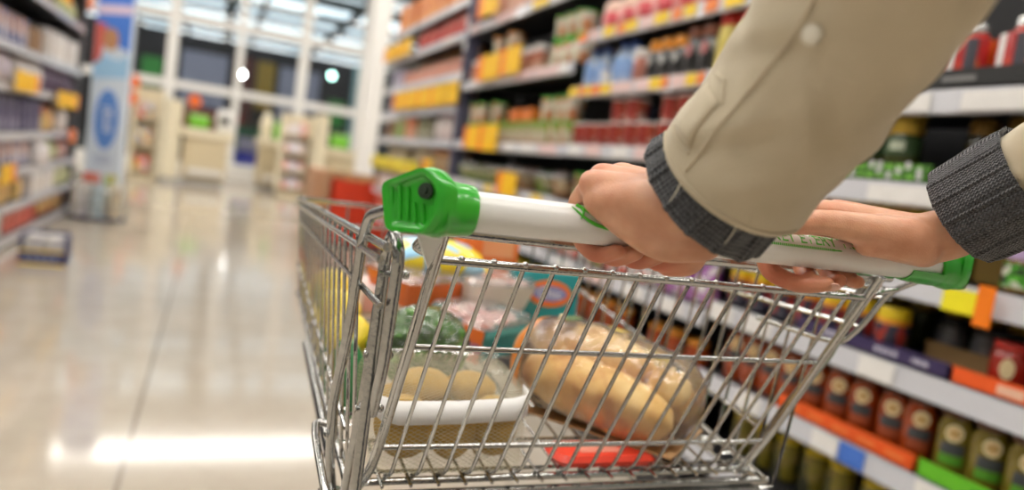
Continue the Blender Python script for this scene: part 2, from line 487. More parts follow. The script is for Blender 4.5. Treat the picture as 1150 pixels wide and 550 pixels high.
rack(1.08, 14.1, .62, 1.55, 4, 'cream checkout rack of pink and white packets in the middle distance', PK2, 'pink and white packet on the middle checkout rack', 'packets on the middle checkout rack')
for (x, z, lab) in ((-1.4, 1.66, 'round orange promotion disc on the left checkout rack, upper'), (-1.42, 1.38, 'round orange promotion disc on the left checkout rack, lower'), (-.42, 1.5, 'small orange promotion disc over the left checkout')):
    bm = new(); lathe(bm, [(.02, 0), (.11, 0), (.11, .012), (.02, .012)], 20, x, 14.05, z, 'Y')
    o = tag(obj('promotion_disc', bm, M('disc_orange', (.85, .16, .02), .5)), lab, 'sign')
    bm = new(); tube(bm, [(x, 14.07, z-.1), (x, 14.07, z-.2)], .006, 6); obj('disc_clip', bm, WHITE, o)

# red bin near the end of the right-hand shelves
RED = M('red_board', (.72, .05, .015), .45)
t = empty('dump_bin', (1.13, 7.7, 0)); tag(t, 'large orange red promotion bin at the far end of the right-hand shelves', 'bin')
bm = new()
box(bm, 0, .78, 0, .03, .05, .72); box(bm, 0, .03, 0, .8, .05, .72); box(bm, .75, .78, 0, .8, .05, .72); box(bm, 0, .78, .77, .8, .05, .72); box(bm, .03, .75, .03, .77, .40, .42)
obj('bin_body', bm, RED, t, False)
bm = new(); box(bm, -.16, 0, -.02, .82, 0, .8, .01); obj('bin_side', bm, M('kraft_board', (.5, .27, .15), .6), t, False)
bm = new(); box(bm, .05, .73, .05, .75, 0, .05); obj('bin_foot', bm, DARK, t, False)
BR = speck('brown_pack', [(.4, .15, .04), (.5, .3, .1), (.2, .08, .03)], 20, seed=8)
for i in range(6):
    for j in range(2):
        bm = new(); box(bm, 1.17+i*.118, 1.27+i*.118, 7.75+j*.3, 7.95+j*.3, .422, .76+.03*((i*3+j) % 3), .015)
        tag(obj('brown_carton', bm, BR), 'brown carton in the red promotion bin', 'carton', 'cartons in the red bin')
# ------------------------------------------------------------------ the shopping trolley
CHROME = M('zinc_wire', (.47, .465, .45), .13, 1.0, .1, 120, .15, 350)
CHROME_D = M('zinc_wire_worn', (.40, .40, .39), .2, 1.0, .25, 160, .2, 300)
HWHITE = M('handle_white', (.8, .79, .77), .3, 0, .02, 20, coat=.2)
HGREEN = M('handle_green', (.028, .40, .02), .28, 0, .05, 20, coat=.5)
PGREEN = M('print_green', (.09, .55, .04), .45)
RUBBER = M('castor_rubber', (.05, .05, .055), .6)

HY, HZ, HR = .45, 1.021, .0136
cart = empty('shopping_trolley', (.37, .75, 0))
tag(cart, 'wire shopping trolley with a white push bar and green end caps, loaded with groceries', 'shopping trolley')
OFF = V((-.37, -.75, 0))
def cobj(name, bm, mat, parent=None, **k):
    if parent is None:
        bmesh.ops.translate(bm, verts=bm.verts[:], vec=OFF); return obj(name, bm, mat, cart, **k)
    bmesh.ops.translate(bm, verts=bm.verts[:], vec=OFF); return obj(name, bm, mat, parent, **k)

def fl(y): return .757 + (y-.605)*.137           # basket floor rises to the front
GX0, GX1 = .152, .578                            # rear gate tubes
def gate(z): return .49 + .51*(.981-z)           # rear gate leans forward at the bottom
FY = 1.10

# handle
bm = new(); lathe(bm, [(HR*.97, .15), (HR, .153), (HR, .38), (HR, .607), (HR*.97, .61)], 28, 0, HY, HZ, 'X')
handle = cobj('push_bar', bm, HWHITE)
def cap_end(mirror):
    # oblique end face: outline in the (y, z) view of the plate, pushed along x
    out = [V(p) for p in ((.1005, .466, 1.0315), (.1215, .4415, 1.0465), (.1300, .4305, 1.036), (.1300, .4305, 1.018), (.1255, .436, 1.0045), (.1055, .459, 1.0015))]
    R = []; n = len(out)
    for i in range(n):                            # rounded corners, 4 points on each, 1 between
        a, b, c = out[i-1], out[i], out[(i+1) % n]
        d0, d1 = a-b, c-b; r = min(.0055, d0.length*.38, d1.length*.38)
        p0, p1 = b+d0.normalized()*r, b+d1.normalized()*r
        for t in (0, .33, .67, 1): R.append(p0*(1-t)**2+b*(2*t*(1-t))+p1*t*t)
        nb = out[(i+1) % n]; nc = out[(i+2) % n]; r2 = min(.0055, (b-nb).length*.38, (nc-nb).length*.38)
        R.append((p1+nb+(b-nb).normalized()*r2)/2)
    cen = sum(R, V((0, 0, 0)))/len(R)
    ctr = V((.157, HY, HZ))
    ang = [math.atan2(p.z-HZ, p.y-HY) for p in R]
    def circ(x, r, ): return [V((x, HY+r*math.cos(a), HZ+r*math.sin(a))) for a in ang]
    rec = [cen + (p-cen)*.74 + V((.0026, .0014, 0)) for p in R]
    rings = [[cen + (p-cen)*.10 + V((.0032, .0016, 0)) for p in R], [cen + (p-cen)*.5 + V((.003, .0015, 0)) for p in R], rec, [cen+(p-cen)*.80 + V((.0008, .0004, 0)) for p in R], [cen+(p-cen)*.88 for p in R], R]
    def mixr(a, b, t): return [p*(1-t)+q*t for p, q in zip(a, b)]
    big = [V((p.x+.007, cen.y+(p.y-cen.y)*1.06, cen.z+(p.z-cen.z)*1.05)) for p in R]
    rings.append(big)
    rings.append([V((max(p.x+.012, .122), p.y, p.z)) for p in R])
    rings.append(mixr(big, circ(.138, .0205), .75)); rings.append(circ(.139, .0200)); rings.append(circ(.1415, .0186)); rings.append(circ(.1575, .0172)); rings.append(circ(.1592, .0164)); rings.append(circ(.1592, .0140))
    if mirror: rings = [[V((.76-p.x, p.y, p.z)) for p in ring][::-1] for ring in rings]
    bm = new(); loft(bm, rings); return bm, cen
for mir in (False, True):
    bm, cen = cap_end(mir)
    bmesh.ops.subdivide_edges(bm, edges=bm.edges[:], cuts=1, smooth=.3, use_grid_fill=True)
    c = cobj('end_cap', bm, HGREEN, handle, ang=60); c['label'] = 'green plastic end cap'
    bm = new()
    sx = (lambda x: .76-x) if mir else (lambda x: x)
    nrm = V((-.7 if not mir else .7, -.7, .1)).normalized()
    p = V((sx(.1235), .4395, 1.031)) + nrm*-.0035
    tube(bm, [p, p+nrm*.0045], .0052, 14); tube(bm, [p, p+nrm*.0065], .0024, 8)
    o = cobj('bolt_socket', bm, M('socket_dark', (.03, .05, .03), .4, .3), c)
    bm = new()   # ribs in the recess
    for q in (.1075, .1115, .1155, .1195, .1235):
        yq = .466-(q-.1005)*1.2; a = V((sx(q), yq, 1.010)); b = V((sx(q-.002), yq+.0024, 1.0315 if q < .117 else 1.0225))
        tube(bm, [a+nrm*-.0022, b+nrm*-.0022], .0013, 6)
    cobj('cap_rib', bm, HGREEN, c)
bm = new(); rr = []
for x, q in ((.565, .0150), (.575, .0165), (.603, .0178)):
    rr.append([V((x, HY+q*math.sin(a)*1.0, HZ-q*math.cos(a))) for a in [(-1.25+2.5*k/12) for k in range(13)]] + [V((x, HY+.0139*math.sin(a), HZ-.0139*math.cos(a))) for a in [(1.25-2.5*k/12) for k in range(13)]])
loft(bm, rr); o = cobj('cap_cradle', bm, HGREEN, handle, ang=50); o['label'] = 'green cradle under the right end of the bar'
# printing on the bar
def bend_text(x0, ang0, mir=1):
    def f(co):
        a = ang0 + co.y/HR
        rr = HR + .0003 + co.z*.2
        return V((x0+co.x-.37, HY - rr*math.cos(a) - .75, HZ + rr*math.sin(a)))
    return f
to = text_obj('lettering', 'MONEY EVERY VISIT', .0150, PGREEN, None, handle, .0003, 'LEFT', bend_text(.380, .86), .95)
to['label'] = 'green printed lettering'
bm = new()
for k in range(48):                              # dotted green rule under the words
    x = .37+k*.0021
    ring = [V((x+dx, HY-(HR+.0004)*math.cos(a), HZ+(HR+.0004)*math.sin(a))) for dx, a in ((0, .24), (.0013, .24), (.0013, .38), (0, .38))]
    bm.faces.new([bm.verts.new(p) for p in ring])
for (x0, x1) in ((.468, .478),):
    ring = [V((x0+(x1-x0)*u, HY-(HR+.0004)*math.cos(a), HZ+(HR+.0004)*math.sin(a))) for u, a in ((0, .27), (1, .27), (1, .35), (0, .35))]
    bm.faces.new([bm.verts.new(p) for p in ring])
cobj('dotted_rule', bm, PGREEN, handle, smooth=False)
bm = new()                                       # looping green swirl
def onbar(x, a, e=.0006): return V((x, HY-(HR+e)*math.cos(a), HZ+(HR+e)*math.sin(a)))
sw = [(.229, 1.02), (.2315, .78), (.2355, .50), (.240, .30), (.247, .12), (.256, .0), (.267, -.06)]
tube(bm, [onbar(*p) for p in sw], [.0003, .0006, .0009, .0012, .0014, .0012, .0008], 6)
sw = [(.2335, 1.2), (.2365, .98), (.2372, .73), (.2360, .5), (.2345, .32)]
tube(bm, [onbar(*p) for p in sw], [.0014, .0011, .0009, .0007, .0003], 6)
sw = [(.235, 1.12), (.241, .78), (.247, .5), (.255, .30)]
tube(bm, [onbar(*p) for p in sw], [.0013, .0011, .0009, .0005], 6)
cobj('printed_swirl', bm, PGREEN, handle)
bm = new()
for (x0, x1, a0, a1) in ((.548, .556, .30, .36), (.560, .574, .36, .42), (.561, .573, .24, .30)):
    ring = [onbar(x, a, .0004) for x, a in ((x0, a0), (x1, a0), (x1, a1), (x0, a1))]
    bm.faces.new([bm.verts.new(p) for p in ring])
cobj('small_print', bm, BLACKP, handle, smooth=False)

# cross tube under the push bar and the coin hook
bm = new(); tube(bm, [(.155, .487, 1.003), (.37, .487, 1.0015), (.60, .487, 1.003)], .0046, 14)
cobj('cross_tube', bm, CHROME)
bm = new()
tube(bm, fillet([(.300, .468, .9985), (.352, .466, .995), (.353, .466, 1.0035), (.332, .468, 1.006), (.331, .470, .999)], .004), .0019, 8)
tube(bm, fillet([(.346, .464, 1.004), (.347, .464, .9935), (.359, .464, .9935), (.360, .464, 1.004), (.349, .466, 1.006)], .004), .0019, 8)
tube(bm, [(.296, .467, 1.0), (.318, .466, .9975)], [.0014, .0032], 8)
cobj('coin_hook', bm, CHROME)

# rear gate
bm = new()
for x in (GX0, GX1):
    pts = [(x, .478, 1.004), (x, gate(.97), .97), (x, gate(.81), .81), (x, gate(.775)+.004, .775), (x-.004 if x < .3 else x+.004, gate(.757)+.012, .752)]
    tube(bm, fillet(pts, .02), .0044, 12)
zt, zm, zb = .981, .905, .80
for z, r, ins in ((zt, .0033, 0), (zm, .0024, .001), (zb, .0026, .001)):
    tube(bm, [(GX0+ins, gate(z)+(.003 if z < .97 else 0), z), (GX1-ins, gate(z)+(.003 if z < .97 else 0), z)], r, 10)
for k in range(16):
    x = .1705 + .02545*k
    tube(bm, fillet([(x, gate(zt)-.001, zt+.002), (x, gate(.81), .81), (x, gate(.768), .768), (x, gate(.768)+.02, .758)], .012, 4), .0019, 8)
    ellipsoid(bm, (x, gate(zt)-.0012, zt+.0018), .0029, .0029, .0029, 8, 6)
tube(bm, [(GX0-.02, gate(.757)+.012, .754), (GX1+.02, gate(.757)+.012, .754)], .0036, 10)
cobj('rear_gate', bm, CHROME)

# the lower cross rails below the gate
bm = new()
tube(bm, [(.125, .612, .742), (.62, .612, .742)], .005, 12)
box(bm, .135, .60, .60, .618, .728, .738, .003)
cobj('lower_rail', bm, CHROME)

# side panels
def side(sgn):
    def sx(x): return x if sgn < 0 else .728-x
    X0, X1 = .109, .119                       # top rim rear / front
    B0, B1 = .134, .134                       # bottom rear / front
    bm = new()
    top = lambda y: sx(X0+(X1-X0)*(y-.47)/(FY-.47))
    bot = lambda y: sx(B0+(B1-B0)*(y-.47)/(FY-.47))
    def at(y, z):
        t = (.985-z)/(.985-fl(y)); return top(y)*(1-t)+bot(y)*t
    zr = lambda y: .990-.022*(y-.47)/(FY-.47)
    ys, ym = (.46, .475) if sgn < 0 else (.500, .522)
    tube(bm, [(top(ys), ys, zr(ys)), (top(FY), FY, zr(FY))], .0034, 10)
    tube(bm, [(top(ys)+.004*sgn, ys, zr(ys)-.0085), (top(FY)+.004*sgn, FY, zr(FY)-.0085)], .0026, 8)
    z2 = lambda y: .948-.012*(y-.47)/(FY-.47)
    tube(bm, [(at(ym, z2(ym)), ym, z2(ym)), (at(FY, z2(FY)), FY, z2(FY))], .0026, 8)
    zl = lambda y: fl(y)+.045
    tube(bm, [(at(.62, zl(.62)), .62, zl(.62)), (at(FY, zl(FY)), FY, zl(FY))], .0022, 8)
    tube(bm, [(bot(.59), .59, fl(.59)), (bot(FY), FY, fl(FY))], .0036, 10)
    n = 16
    for k in range(n):
        y = .575 + (FY-.585)*k/(n-1)
        tube(bm, [(at(y, zr(y)), y, zr(y)), (at(y, fl(y)), y, fl(y)), (bot(y)+(.02 if sgn < 0 else -.02), y, fl(y)-.001)], .0018, 6)
    cobj('side_panel', bm, CHROME)
    # rear upright: out of the cap, over and down
    bm = new()
    tube(bm, fillet([(sx(.112), .462, 1.017), (sx(.107), .520, 1.0045), (sx(.107), .534, .985), (sx(.109), .556, .907), (sx(.112), .600, .834), (sx(.120), .625, .772), (sx(.126), .63, .742)], .014), .0043, 12)
    if sgn < 0: tube(bm, fillet([(sx(.1185), .505, .80), (sx(.1185), .503, .985), (sx(.1185), .487, .999), (sx(.121), .475, .985), (sx(.1235), .490, .90), (sx(.1235), .506, .86)], .012), .0044, 12)
    if sgn < 0: tube(bm, fillet([(sx(.1185), .503, .96), (sx(.1185), .512, .88), (sx(.1185), .560, .70), (sx(.1185), .60, .66)], .02), .0045, 12)
    cobj('rear_upright', bm, CHROME_D)
    for (y, z) in ((.49, .968), (.505, .905), (.512, .862)):   # hinge bolts
        if sgn > 0: continue
        bm = new()
        tube(bm, [(sx(.112), y, z), (sx(.130), y, z)], .0022, 10); ellipsoid(bm, (sx(.131), y, z), .0032, .0032, .0032, 10, 6)
        cobj('hinge_pin', bm, CHROME)
    if sgn > 0:
        bm = new(); tube(bm, fillet([(sx(.107), .470, 1.006), (sx(.111), .498, .988), (sx(.113), .520, .948), (sx(.115), .538, .925), (sx(.118), .575, .922), (sx(.118), .66, .922)], .010), .003, 10)
        cobj('corner_loop', bm, CHROME)
        return
    bm = new()
    ring = [(sx(.1235), .450, 1.006), (sx(.1495), .468, 1.008), (sx(.1495), .484, .985), (sx(.146), .486, .975)]
    r2 = [(p[0], p[1]+.003, p[2]-.001) for p in ring]
    loft(bm, [ring, r2]); cobj('gusset', bm, HWHITE, smooth=False)
    bm = new()                                # bent wire buffer at the lower rear corner
    tube(bm, fillet([(sx(.118), .640, .800), (sx(.106), .640, .802), (sx(.104), .620, .796), (sx(.106), .556, .776), (sx(.112), .540, .768), (sx(.135), .540, .766)], .012), .0036, 10)
    ellipsoid(bm, (sx(.116), .622, .797), .005, .005, .005, 10, 6)
    cobj('buffer_loop', bm, CHROME)
side(-1); side(1)
# corner handle wires on the right, as on the left, joined to the gate
bm = new()
tube(bm, fillet([(.617, .490, .992), (.604, .496, .988), (.590, .494, .985), (.580, .49, .981)], .006), .003, 10)
cobj('gate_hinge_wire', bm, CHROME); bm = new()
tube(bm, fillet([(.140, .462, 1.008), (.135, .492, .988), (.147, .49, .984)], .01), .003, 10)
cobj('gate_hinge_wire', bm, CHROME)

# front panel
bm = new()
xl, xr = .119, .609
for z, r in ((.968, .0036), (.936, .0026), (fl(FY)+.045, .0024), (fl(FY), .0036)):
    tube(bm, [(xl+(.985-z)*.07, FY, z), (xr-(.985-z)*.07, FY, z)], r, 8)
for k in range(17):
    x = .135+.0288*k
    if x > .6: break
    tube(bm, [(x, FY, .968), (x, FY, fl(FY)), (x, FY-.03, fl(FY)-.004)], .0018, 6)
cobj('front_panel', bm, CHROME)
# floor grid
bm = new()
for k in range(18):
    x = .138+.0266*k
    tube(bm, [(x, .60, fl(.60)), (x, FY, fl(FY))], .0018, 6)
for k in range(9):
    y = .63+.055*k
    tube(bm, [(.136, y, fl(y)-.0035), (.594, y, fl(y)-.0035)], .0021, 6)
cobj('basket_floor', bm, CHROME)

# chassis and castors
bm = new()
for s in (-1, 1):
    x = .37+s*.245
    tube(bm, fillet([(x, .63, .742), (x-s*.005, .60, .55), (x-s*.01, .56, .22), (x-s*.02, .60, .165), (x-s*.06, 1.08, .165)], .05, 8), .0115, 12)
    tube(bm, fillet([(x-s*.01, .70, .745), (x-s*.015, .98, .78)], .03), .008, 10)
tube(bm, [(.15, .62, .165), (.59, .62, .165)], .01, 12); tube(bm, [(.185, 1.06, .165), (.555, 1.06, .165)], .01, 12)
for k in range(12):
    x = .20+.031*k; tube(bm, [(x, .62, .168), (x, 1.06, .168)], .003, 6)
cobj('chassis', bm, CHROME)
for (x, y) in ((.145, .60), (.595, .60), (.19, 1.05), (.55, 1.05)):
    bm = new()
    tube(bm, [(x, y, .165), (x, y, .135)], .012, 10)
    for s in (-1, 1): box(bm, x+s*.02-.003, x+s*.02+.003, y-.035, y+.012, .05, .135, .002)
    box(bm, x-.023, x+.023, y-.02, y+.02, .128, .136, .002)
    o = cobj('castor', bm, CHROME)
    bm = new(); lathe(bm, [(.02, -.014), (.054, -.014), (.06, -.008), (.06, .008), (.054, .014), (.02, .014)], 24, x, y-.022, .06, 'X')
    cobj('wheel', bm, RUBBER, o)
# ------------------------------------------------------------------ gondola shelving
SH = M('shelf_charcoal', (.022, .022, .026), .5)
SHB = M('shelf_back', (.012, .012, .014), .7)
RAIL = M('price_rail_grey', (.60, .60, .64), .3, 0, .04, 10, coat=.3)
UPR = M('upright_slate', (.10, .10, .16), .45)
LABW = M('label_white', (.82, .8, .78), .5)
LABY = M('label_yellow', (.9, .62, .03), .5)
LABO = M('label_orange', (.88, .25, .06), .5)
LABP = M('label_pink', (.8, .58, .56), .5)
LABB = M('label_blue', (.06, .18, .65), .5)
CARDO = M('card_orange', (1.0, .22, .005), .45)
CARDY = M('card_yellow', (1.0, .56, .0), .45)

def shelving(name, label, x, y0, y1, levels, depth=.46, top=2.6, face=-1, base=.1, upr=(0, 1), rail_h=.05, railmat=None):
    """levels: shelf top heights. face -1: front towards -x. Returns root and list of shelves"""
    t = empty(name, (x, (y0+y1)/2, 0)); tag(t, label, 'shelving')
    L = (y1-y0)/2
    X = lambda d: -face*d                         # d = distance behind the front edge
    def bx(bm, d0, d1, a, b, c, d, bev=0):
        box(bm, min(X(d0), X(d1)), max(X(d0), X(d1)), a, b, c, d, bev)
    bm = new(); bx(bm, depth, depth+.03, -L, L, 0.001, top); obj('back_panel', bm, SHB, t, False)
    bm = new(); bx(bm, .02, depth-.055, -L+.01, L-.01, 0.001, base); obj('base', bm, SH, t, False)
    for e in upr:
        yy = -L if e == 0 else L
        bm = new(); yy += .026 if e == 0 else -.026; bx(bm, depth-.05, depth+.029, yy-.025, yy+.025, 0.001, top+.02, .004); obj('upright', bm, UPR, t, False)
    shelves = []
    for z in levels:
        bm = new(); bx(bm, .016, depth-.053, -L+.004, L-.004, z-.03, z, .003)
        s = obj('shelf', bm, SH, t, False)
        bm = new()                                # sloping price rail
        pr = [(0.0, z-.055), (.012, z-.058), (.014, z), (.006, z-.001)]
        loft(bm, [[(X(d), yy, zz) for d, zz in pr] for yy in (-L+.004, L-.004)])
        obj('price_rail', bm, railmat or RAIL, s, False)
        shelves.append(s)
    t['_'] = 0; del t['_']
    return t, shelves, L

def card(shelf, t, y, z, w, h, mat, out=.012, face=-1, tilt=0, name='price_label', lab=None):
    """a printed card clipped to the price rail (y in world coordinates)"""
    y -= t.location.y
    bm = new()
    d = out
    x0, x1 = sorted((face*d, face*(d-.003)))
    box(bm, x0, x1, y-w/2, y+w/2, z-h/2, z+h/2, .0)
    if tilt: bmesh.ops.rotate(bm, verts=bm.verts[:], cent=(face*d, y, z+h/2), matrix=Matrix.Rotation(tilt, 3, 'Y'))
    o = obj(name, bm, mat, shelf, False)
    if lab: o['label'] = lab
    return o

XR = 1.5
# four units along the right-hand side of the aisle
uC, sC, _ = shelving('shelving_unit', 'nearest right-hand shelving unit, with orange and green sauce jars low down', XR, .30, 1.86, (1.378, 1.162, .950, .738, .511, .27), top=2.2, upr=(1,))
uB, sB, _ = shelving('shelving_unit', 'second right-hand shelving unit, with red tubs and pink packs', XR, 1.87, 3.10, (1.735, 1.487, 1.222, .955, .70, .455, .25), top=2.3, upr=(1,))
uA, sA, _ = shelving('shelving_unit', 'third right-hand shelving unit, before the slate post, with salad tubs', XR, 3.11, 4.80, (1.985, 1.61, 1.218, .965, .71, .46, .25), top=2.6, upr=())
uZ, sZ, _ = shelving('shelving_unit', 'farthest right-hand shelving unit, beyond the slate post', XR, 4.86, 7.35, (2.21, 1.97, 1.69, 1.46, 1.215, .97, .72, .46), top=2.7, upr=(1,))
bm = new(); box(bm, -.05, .05, -.028, .028, 0, 2.75, .006); o = obj('shelving_post', bm, UPR, None, False, (XR+.05, 4.83, 0))
tag(o, 'slate blue upright post between two shelving units on the right', 'post')
for z in (1.66, 1.86, 2.02):
    bm = new(); box(bm, -.056, -.05, -.024, .024, z-.03, z+.03, .004); obj('post_cap', bm, LABW, o, False)

# price labels and promotion cards
def cards(sh, t, z, spec, face=-1, h=.042):
    for (y, w, m) in spec: card(sh, t, y, z-.027, w, h, m, .004, face)
cards(sB[0], uB, 1.735, [(3.04, .09, LABO), (2.93, .08, LABP), (2.80, .09, LABY), (2.70, .06, LABO), (2.62, .09, LABY), (2.50, .1, LABP), (2.40, .09, LABY), (2.30, .06, LABO), (2.22, .07, LABY), (2.1, .07, LABO), (1.98, .1, LABY)])
cards(sB[1], uB, 1.487, [(3.05, .08, LABY), (2.97, .05, LABO), (2.91, .05, LABY), (2.84, .08, LABO), (2.75, .08, LABY), (2.62, .16, LABP), (2.46, .1, LABP), (2.37, .08, LABY), (2.31, .04, LABO), (2.22, .09, LABP), (2.15, .06, LABY), (2.09, .04, LABO), (1.98, .12, LABW)])
cards(sB[2], uB, 1.222, [(2.95, .12, LABW), (2.78, .13, LABP), (2.55, .12, LABW), (2.38, .12, LABP), (2.2, .12, LABW), (2.02, .12, LABP)])
cards(sA[2], uA, 1.218, [(3.78, .2, LABW), (3.5, .2, LABW), (3.25, .2, LABP)])
cards(sA[1], uA, 1.61, [(4.5, .1, LABW), (4.38, .1, LABW), (3.7, .25, LABP), (3.4, .3, LABP), (3.2, .1, LABW)])
cards(sA[0], uA, 1.985, [(4.65, .15, LABP), (4.1, .3, LABP), (3.6, .2, LABY)])
cards(sA[3], uA, .965, [(4.3, .2, LABW), (4.0, .12, LABY), (3.6, .15, LABW), (3.3, .12, LABY)])
cards(sC[3], uC, .738, [(1.205, .1, LABW), (1.62, .12, LABW), (1.78, .1, LABW)], h=.05)
cards(sC[4], uC, .511, [(1.31, .085, LABW), (1.225, .075, LABB), (1.0, .1, LABW), (1.6, .1, LABW)], h=.05)
cards(sC[0], uC, 1.375, [(1.3, .2, LABW), (1.0, .25, LABW)]); cards(sC[1], uC, 1.158, [(1.2, .25, LABW)])
cards(sB[4], uB, .70, [(2.9, .15, LABW), (2.6, .15, LABP), (2.3, .15, LABW), (2.05, .14, LABW)])
cards(sZ[1], uZ, 1.97, [(5.25, .3, LABW)]); cards(sZ[2], uZ, 1.69, [(7.2, .2, LABW)])
def promo(sh, t, y, z, w=.17, h=.13, out=.03, face=-1):
    w *= 1.3
    card(sh, t, y+w*.36, z, w*.28, h, CARDO, out, face, 0, 'promotion_card', 'orange promotion card')
    card(sh, t, y-w*.14, z, w*.72, h*1.02, CARDY, out+.002, face, 0, 'promotion_card', 'yellow promotion card')
promo(sA[1], uA, 4.22, 1.66, .30, .15); promo(sA[1], uA, 3.86, 1.67, .24, .15); promo(sA[0], uA, 4.38, 2.08, .30, .17)
promo(sA[2], uA, 4.36, 1.235, .22, .14); promo(sA[2], uA, 4.06, 1.235, .26, .15); promo(sA[3], uA, 3.66, .985, .22, .13)
for y in (7.2, 6.85, 6.5): promo(sZ[1], uZ, y, 2.02, .32, .14)
for y in (6.5, 6.1, 5.7, 5.3, 5.0): promo(sZ[3], uZ, y, 1.54, .36, .15)
promo(sZ[5], uZ, 5.3, 1.0, .2, .12)
# yellow and orange card wedged on the rail behind the right end cap
card(sC[2], uC, 1.03, .916, .080, .050, LABY_ := M('card_lemon', (.9, .8, .02), .4), .012, -1, 0, 'promotion_card', 'lemon yellow card on the rail')
card(sC[2], uC, .965, .918, .036, .085, CARDO, .03, -1, 0, 'promotion_card', 'orange card end')

# left-hand side of the aisle
XL = -1.3
uL, sL, _ = shelving('shelving_unit', 'left-hand shelving unit, charcoal, stocked with dark and white packs', XL, 3.2, 8.45, (2.2, 1.86, 1.43, 1.16, .83, .57, .32, .085), top=2.5, face=1, base=.05, upr=())
bm = new(); box(bm, XL-.48, XL-.01, 8.46, 8.52, 0, 2.5, .005)
tag(obj('end_panel', bm, M('mesh_grey', (.12, .12, .13), .5), None, False), 'dark grey end panel of the left-hand shelving', 'panel')
for (s, z, ys) in ((0, 2.22, (6.2, 6.55)), (1, 1.98, (7.2, 6.9)), (3, 1.19, (5.95, 6.25)), (3, 1.12, (7.35, 7.65, 7.95)), (5, .56, (5.75,))):
    for y in ys: promo(sL[s], uL, y, z, .30, .13, .04, 1)
card(sL[4], uL, 7.9, .80, .3, .12, CARDO, .05, 1, 0, 'promotion_card', 'orange red promotion card')
card(sL[0], uL, 8.3, 2.12, .3, .18, CARDO, .05, 1, 0, 'promotion_card', 'orange red promotion card')
# ------------------------------------------------------------------ goods on the shelves
def patch(bm, R, zc, h, ha, oval=False, n=10, e=.0008, mi=0):
    """a printed patch on a round jar, facing -x"""
    if oval:
        c = bm.verts.new((-(R+e), 0, zc)); ring = []
        for k in range(18):
            a = 2*PI*k/18; th = ha*math.cos(a)
            ring.append(bm.verts.new((-(R+e)*math.cos(th), (R+e)*math.sin(th), zc+h/2*math.sin(a))))
        for k in range(18): bm.faces.new((c, ring[k], ring[(k+1) % 18])).material_index = mi
    else:
        lo = []; hi = []
        for k in range(n+1):
            th = -ha+2*ha*k/n; p = (-(R+e)*math.cos(th), (R+e)*math.sin(th))
            lo.append(bm.verts.new((*p, zc-h/2))); hi.append(bm.verts.new((*p, zc+h/2)))
        for k in range(n): bm.faces.new((lo[k], lo[k+1], hi[k+1], hi[k])).material_index = mi

def glassy(name, col, var=.25, scale=60): return M(name, col, .14, 0, var, scale, coat=.7)
def jar(bodym, lidm, r, h, lh=.016, lid_r=None, name='jar', shoulder=.86):
    """glass jar with lid: body at top level, lid a part"""
    bm = new(); b = h-lh
    lathe(bm, [(r*.5, 0), (r*.9, 0), (r, .006), (r, b*.78), (r*.97, b*.86), (r*shoulder, b*.95), (r*shoulder, b)], 20)
    o = obj(name, bm, bodym)
    R = lid_r or r*.92
    bm = new(); lathe(bm, [(R*.97, b-.002), (R, b), (R, h-.003), (R*.94, h), (R*.3, h-.001)], 20)
    obj('lid', bm, lidm, o)
    return o
def tub(bodym, lidm, r, h, name='tub', taper=.86):
    bm = new(); lathe(bm, [(r*.3, 0), (r*taper, 0), (r*.98, h*.9), (r*.98, h*.92)], 18)
    o = obj(name, bm, bodym)
    bm = new(); lathe(bm, [(r, h*.9), (r*1.05, h*.92), (r*1.05, h*.985), (r*.98, h), (r*.3, h)], 18); obj('lid', bm, lidm, o)
    return o
def carton(m, w, d, h, name='carton', facem=None):
    bm = new(); box(bm, -d/2, d/2, -w/2, w/2, 0, h, .002); o = obj(name, bm, m, None, False)
    if facem:
        bm = new(); box(bm, -d/2-.0012, -d/2-.0002, -w*.42, w*.42, h*.12, h*.88); obj('front_print', bm, facem, o, False)
    return o
def pouch(m, w, d, h, name='pouch', facem=None, seal=None):
    bm = new(); rings = []
    for i in range(9):
        t = i/8; z = h*t; k = max(.04, math.sin(PI*min(1, .12+t*.9))**.6)
        rings.append(rect_loop(d/2*k, w/2*(.9+.1*abs(2*t-1)), d/2*k, z, 4))
    loft(bm, rings); o = obj(name, bm, m)
    if seal:
        bm = new(); box(bm, -.003, .003, -w/2, w/2, h, h+.012); obj('seal', bm, seal, o, False)
    if facem:
        bm = new(); rings = [rect_loop(.0015, w*.3, .001, h*.3, 3, -d/2*.97), rect_loop(.0015, w*.3, .001, h*.68, 3, -d/2*.97)]
        loft(bm, rings); obj('front_print', bm, facem, o, False)
    return o
def bottle(bodym, capm, r, h, name='bottle', labm=None):
    bm = new(); lathe(bm, [(r*.6, 0), (r*.95, 0), (r, .008), (r, h*.55), (r*.8, h*.68), (r*.42, h*.78), (r*.4, h*.88)], 18); o = obj(name, bm, bodym)
    bm = new(); lathe(bm, [(r*.46, h*.86), (r*.46, h*.99), (r*.4, h), (r*.1, h)], 14); obj('cap', bm, capm, o)
    if labm: bm = new(); patch(bm, r, h*.32, h*.34, 1.9); obj('paper_label', bm, labm, o)
    return o
def bowl(m, lidm, r, h, name='salad_bowl'):
    bm = new(); lathe(bm, [(r*.4, 0), (r*.62, 0), (r*.9, h*.5), (r, h*.6), (r, h*.64)], 18); o = obj(name, bm, m)
    bm = new(); lathe(bm, [(r*1.04, h*.6), (r*1.04, h*.66), (r*.9, h*.86), (r*.5, h), (r*.1, h)], 18); obj('lid', bm, lidm, o); return o

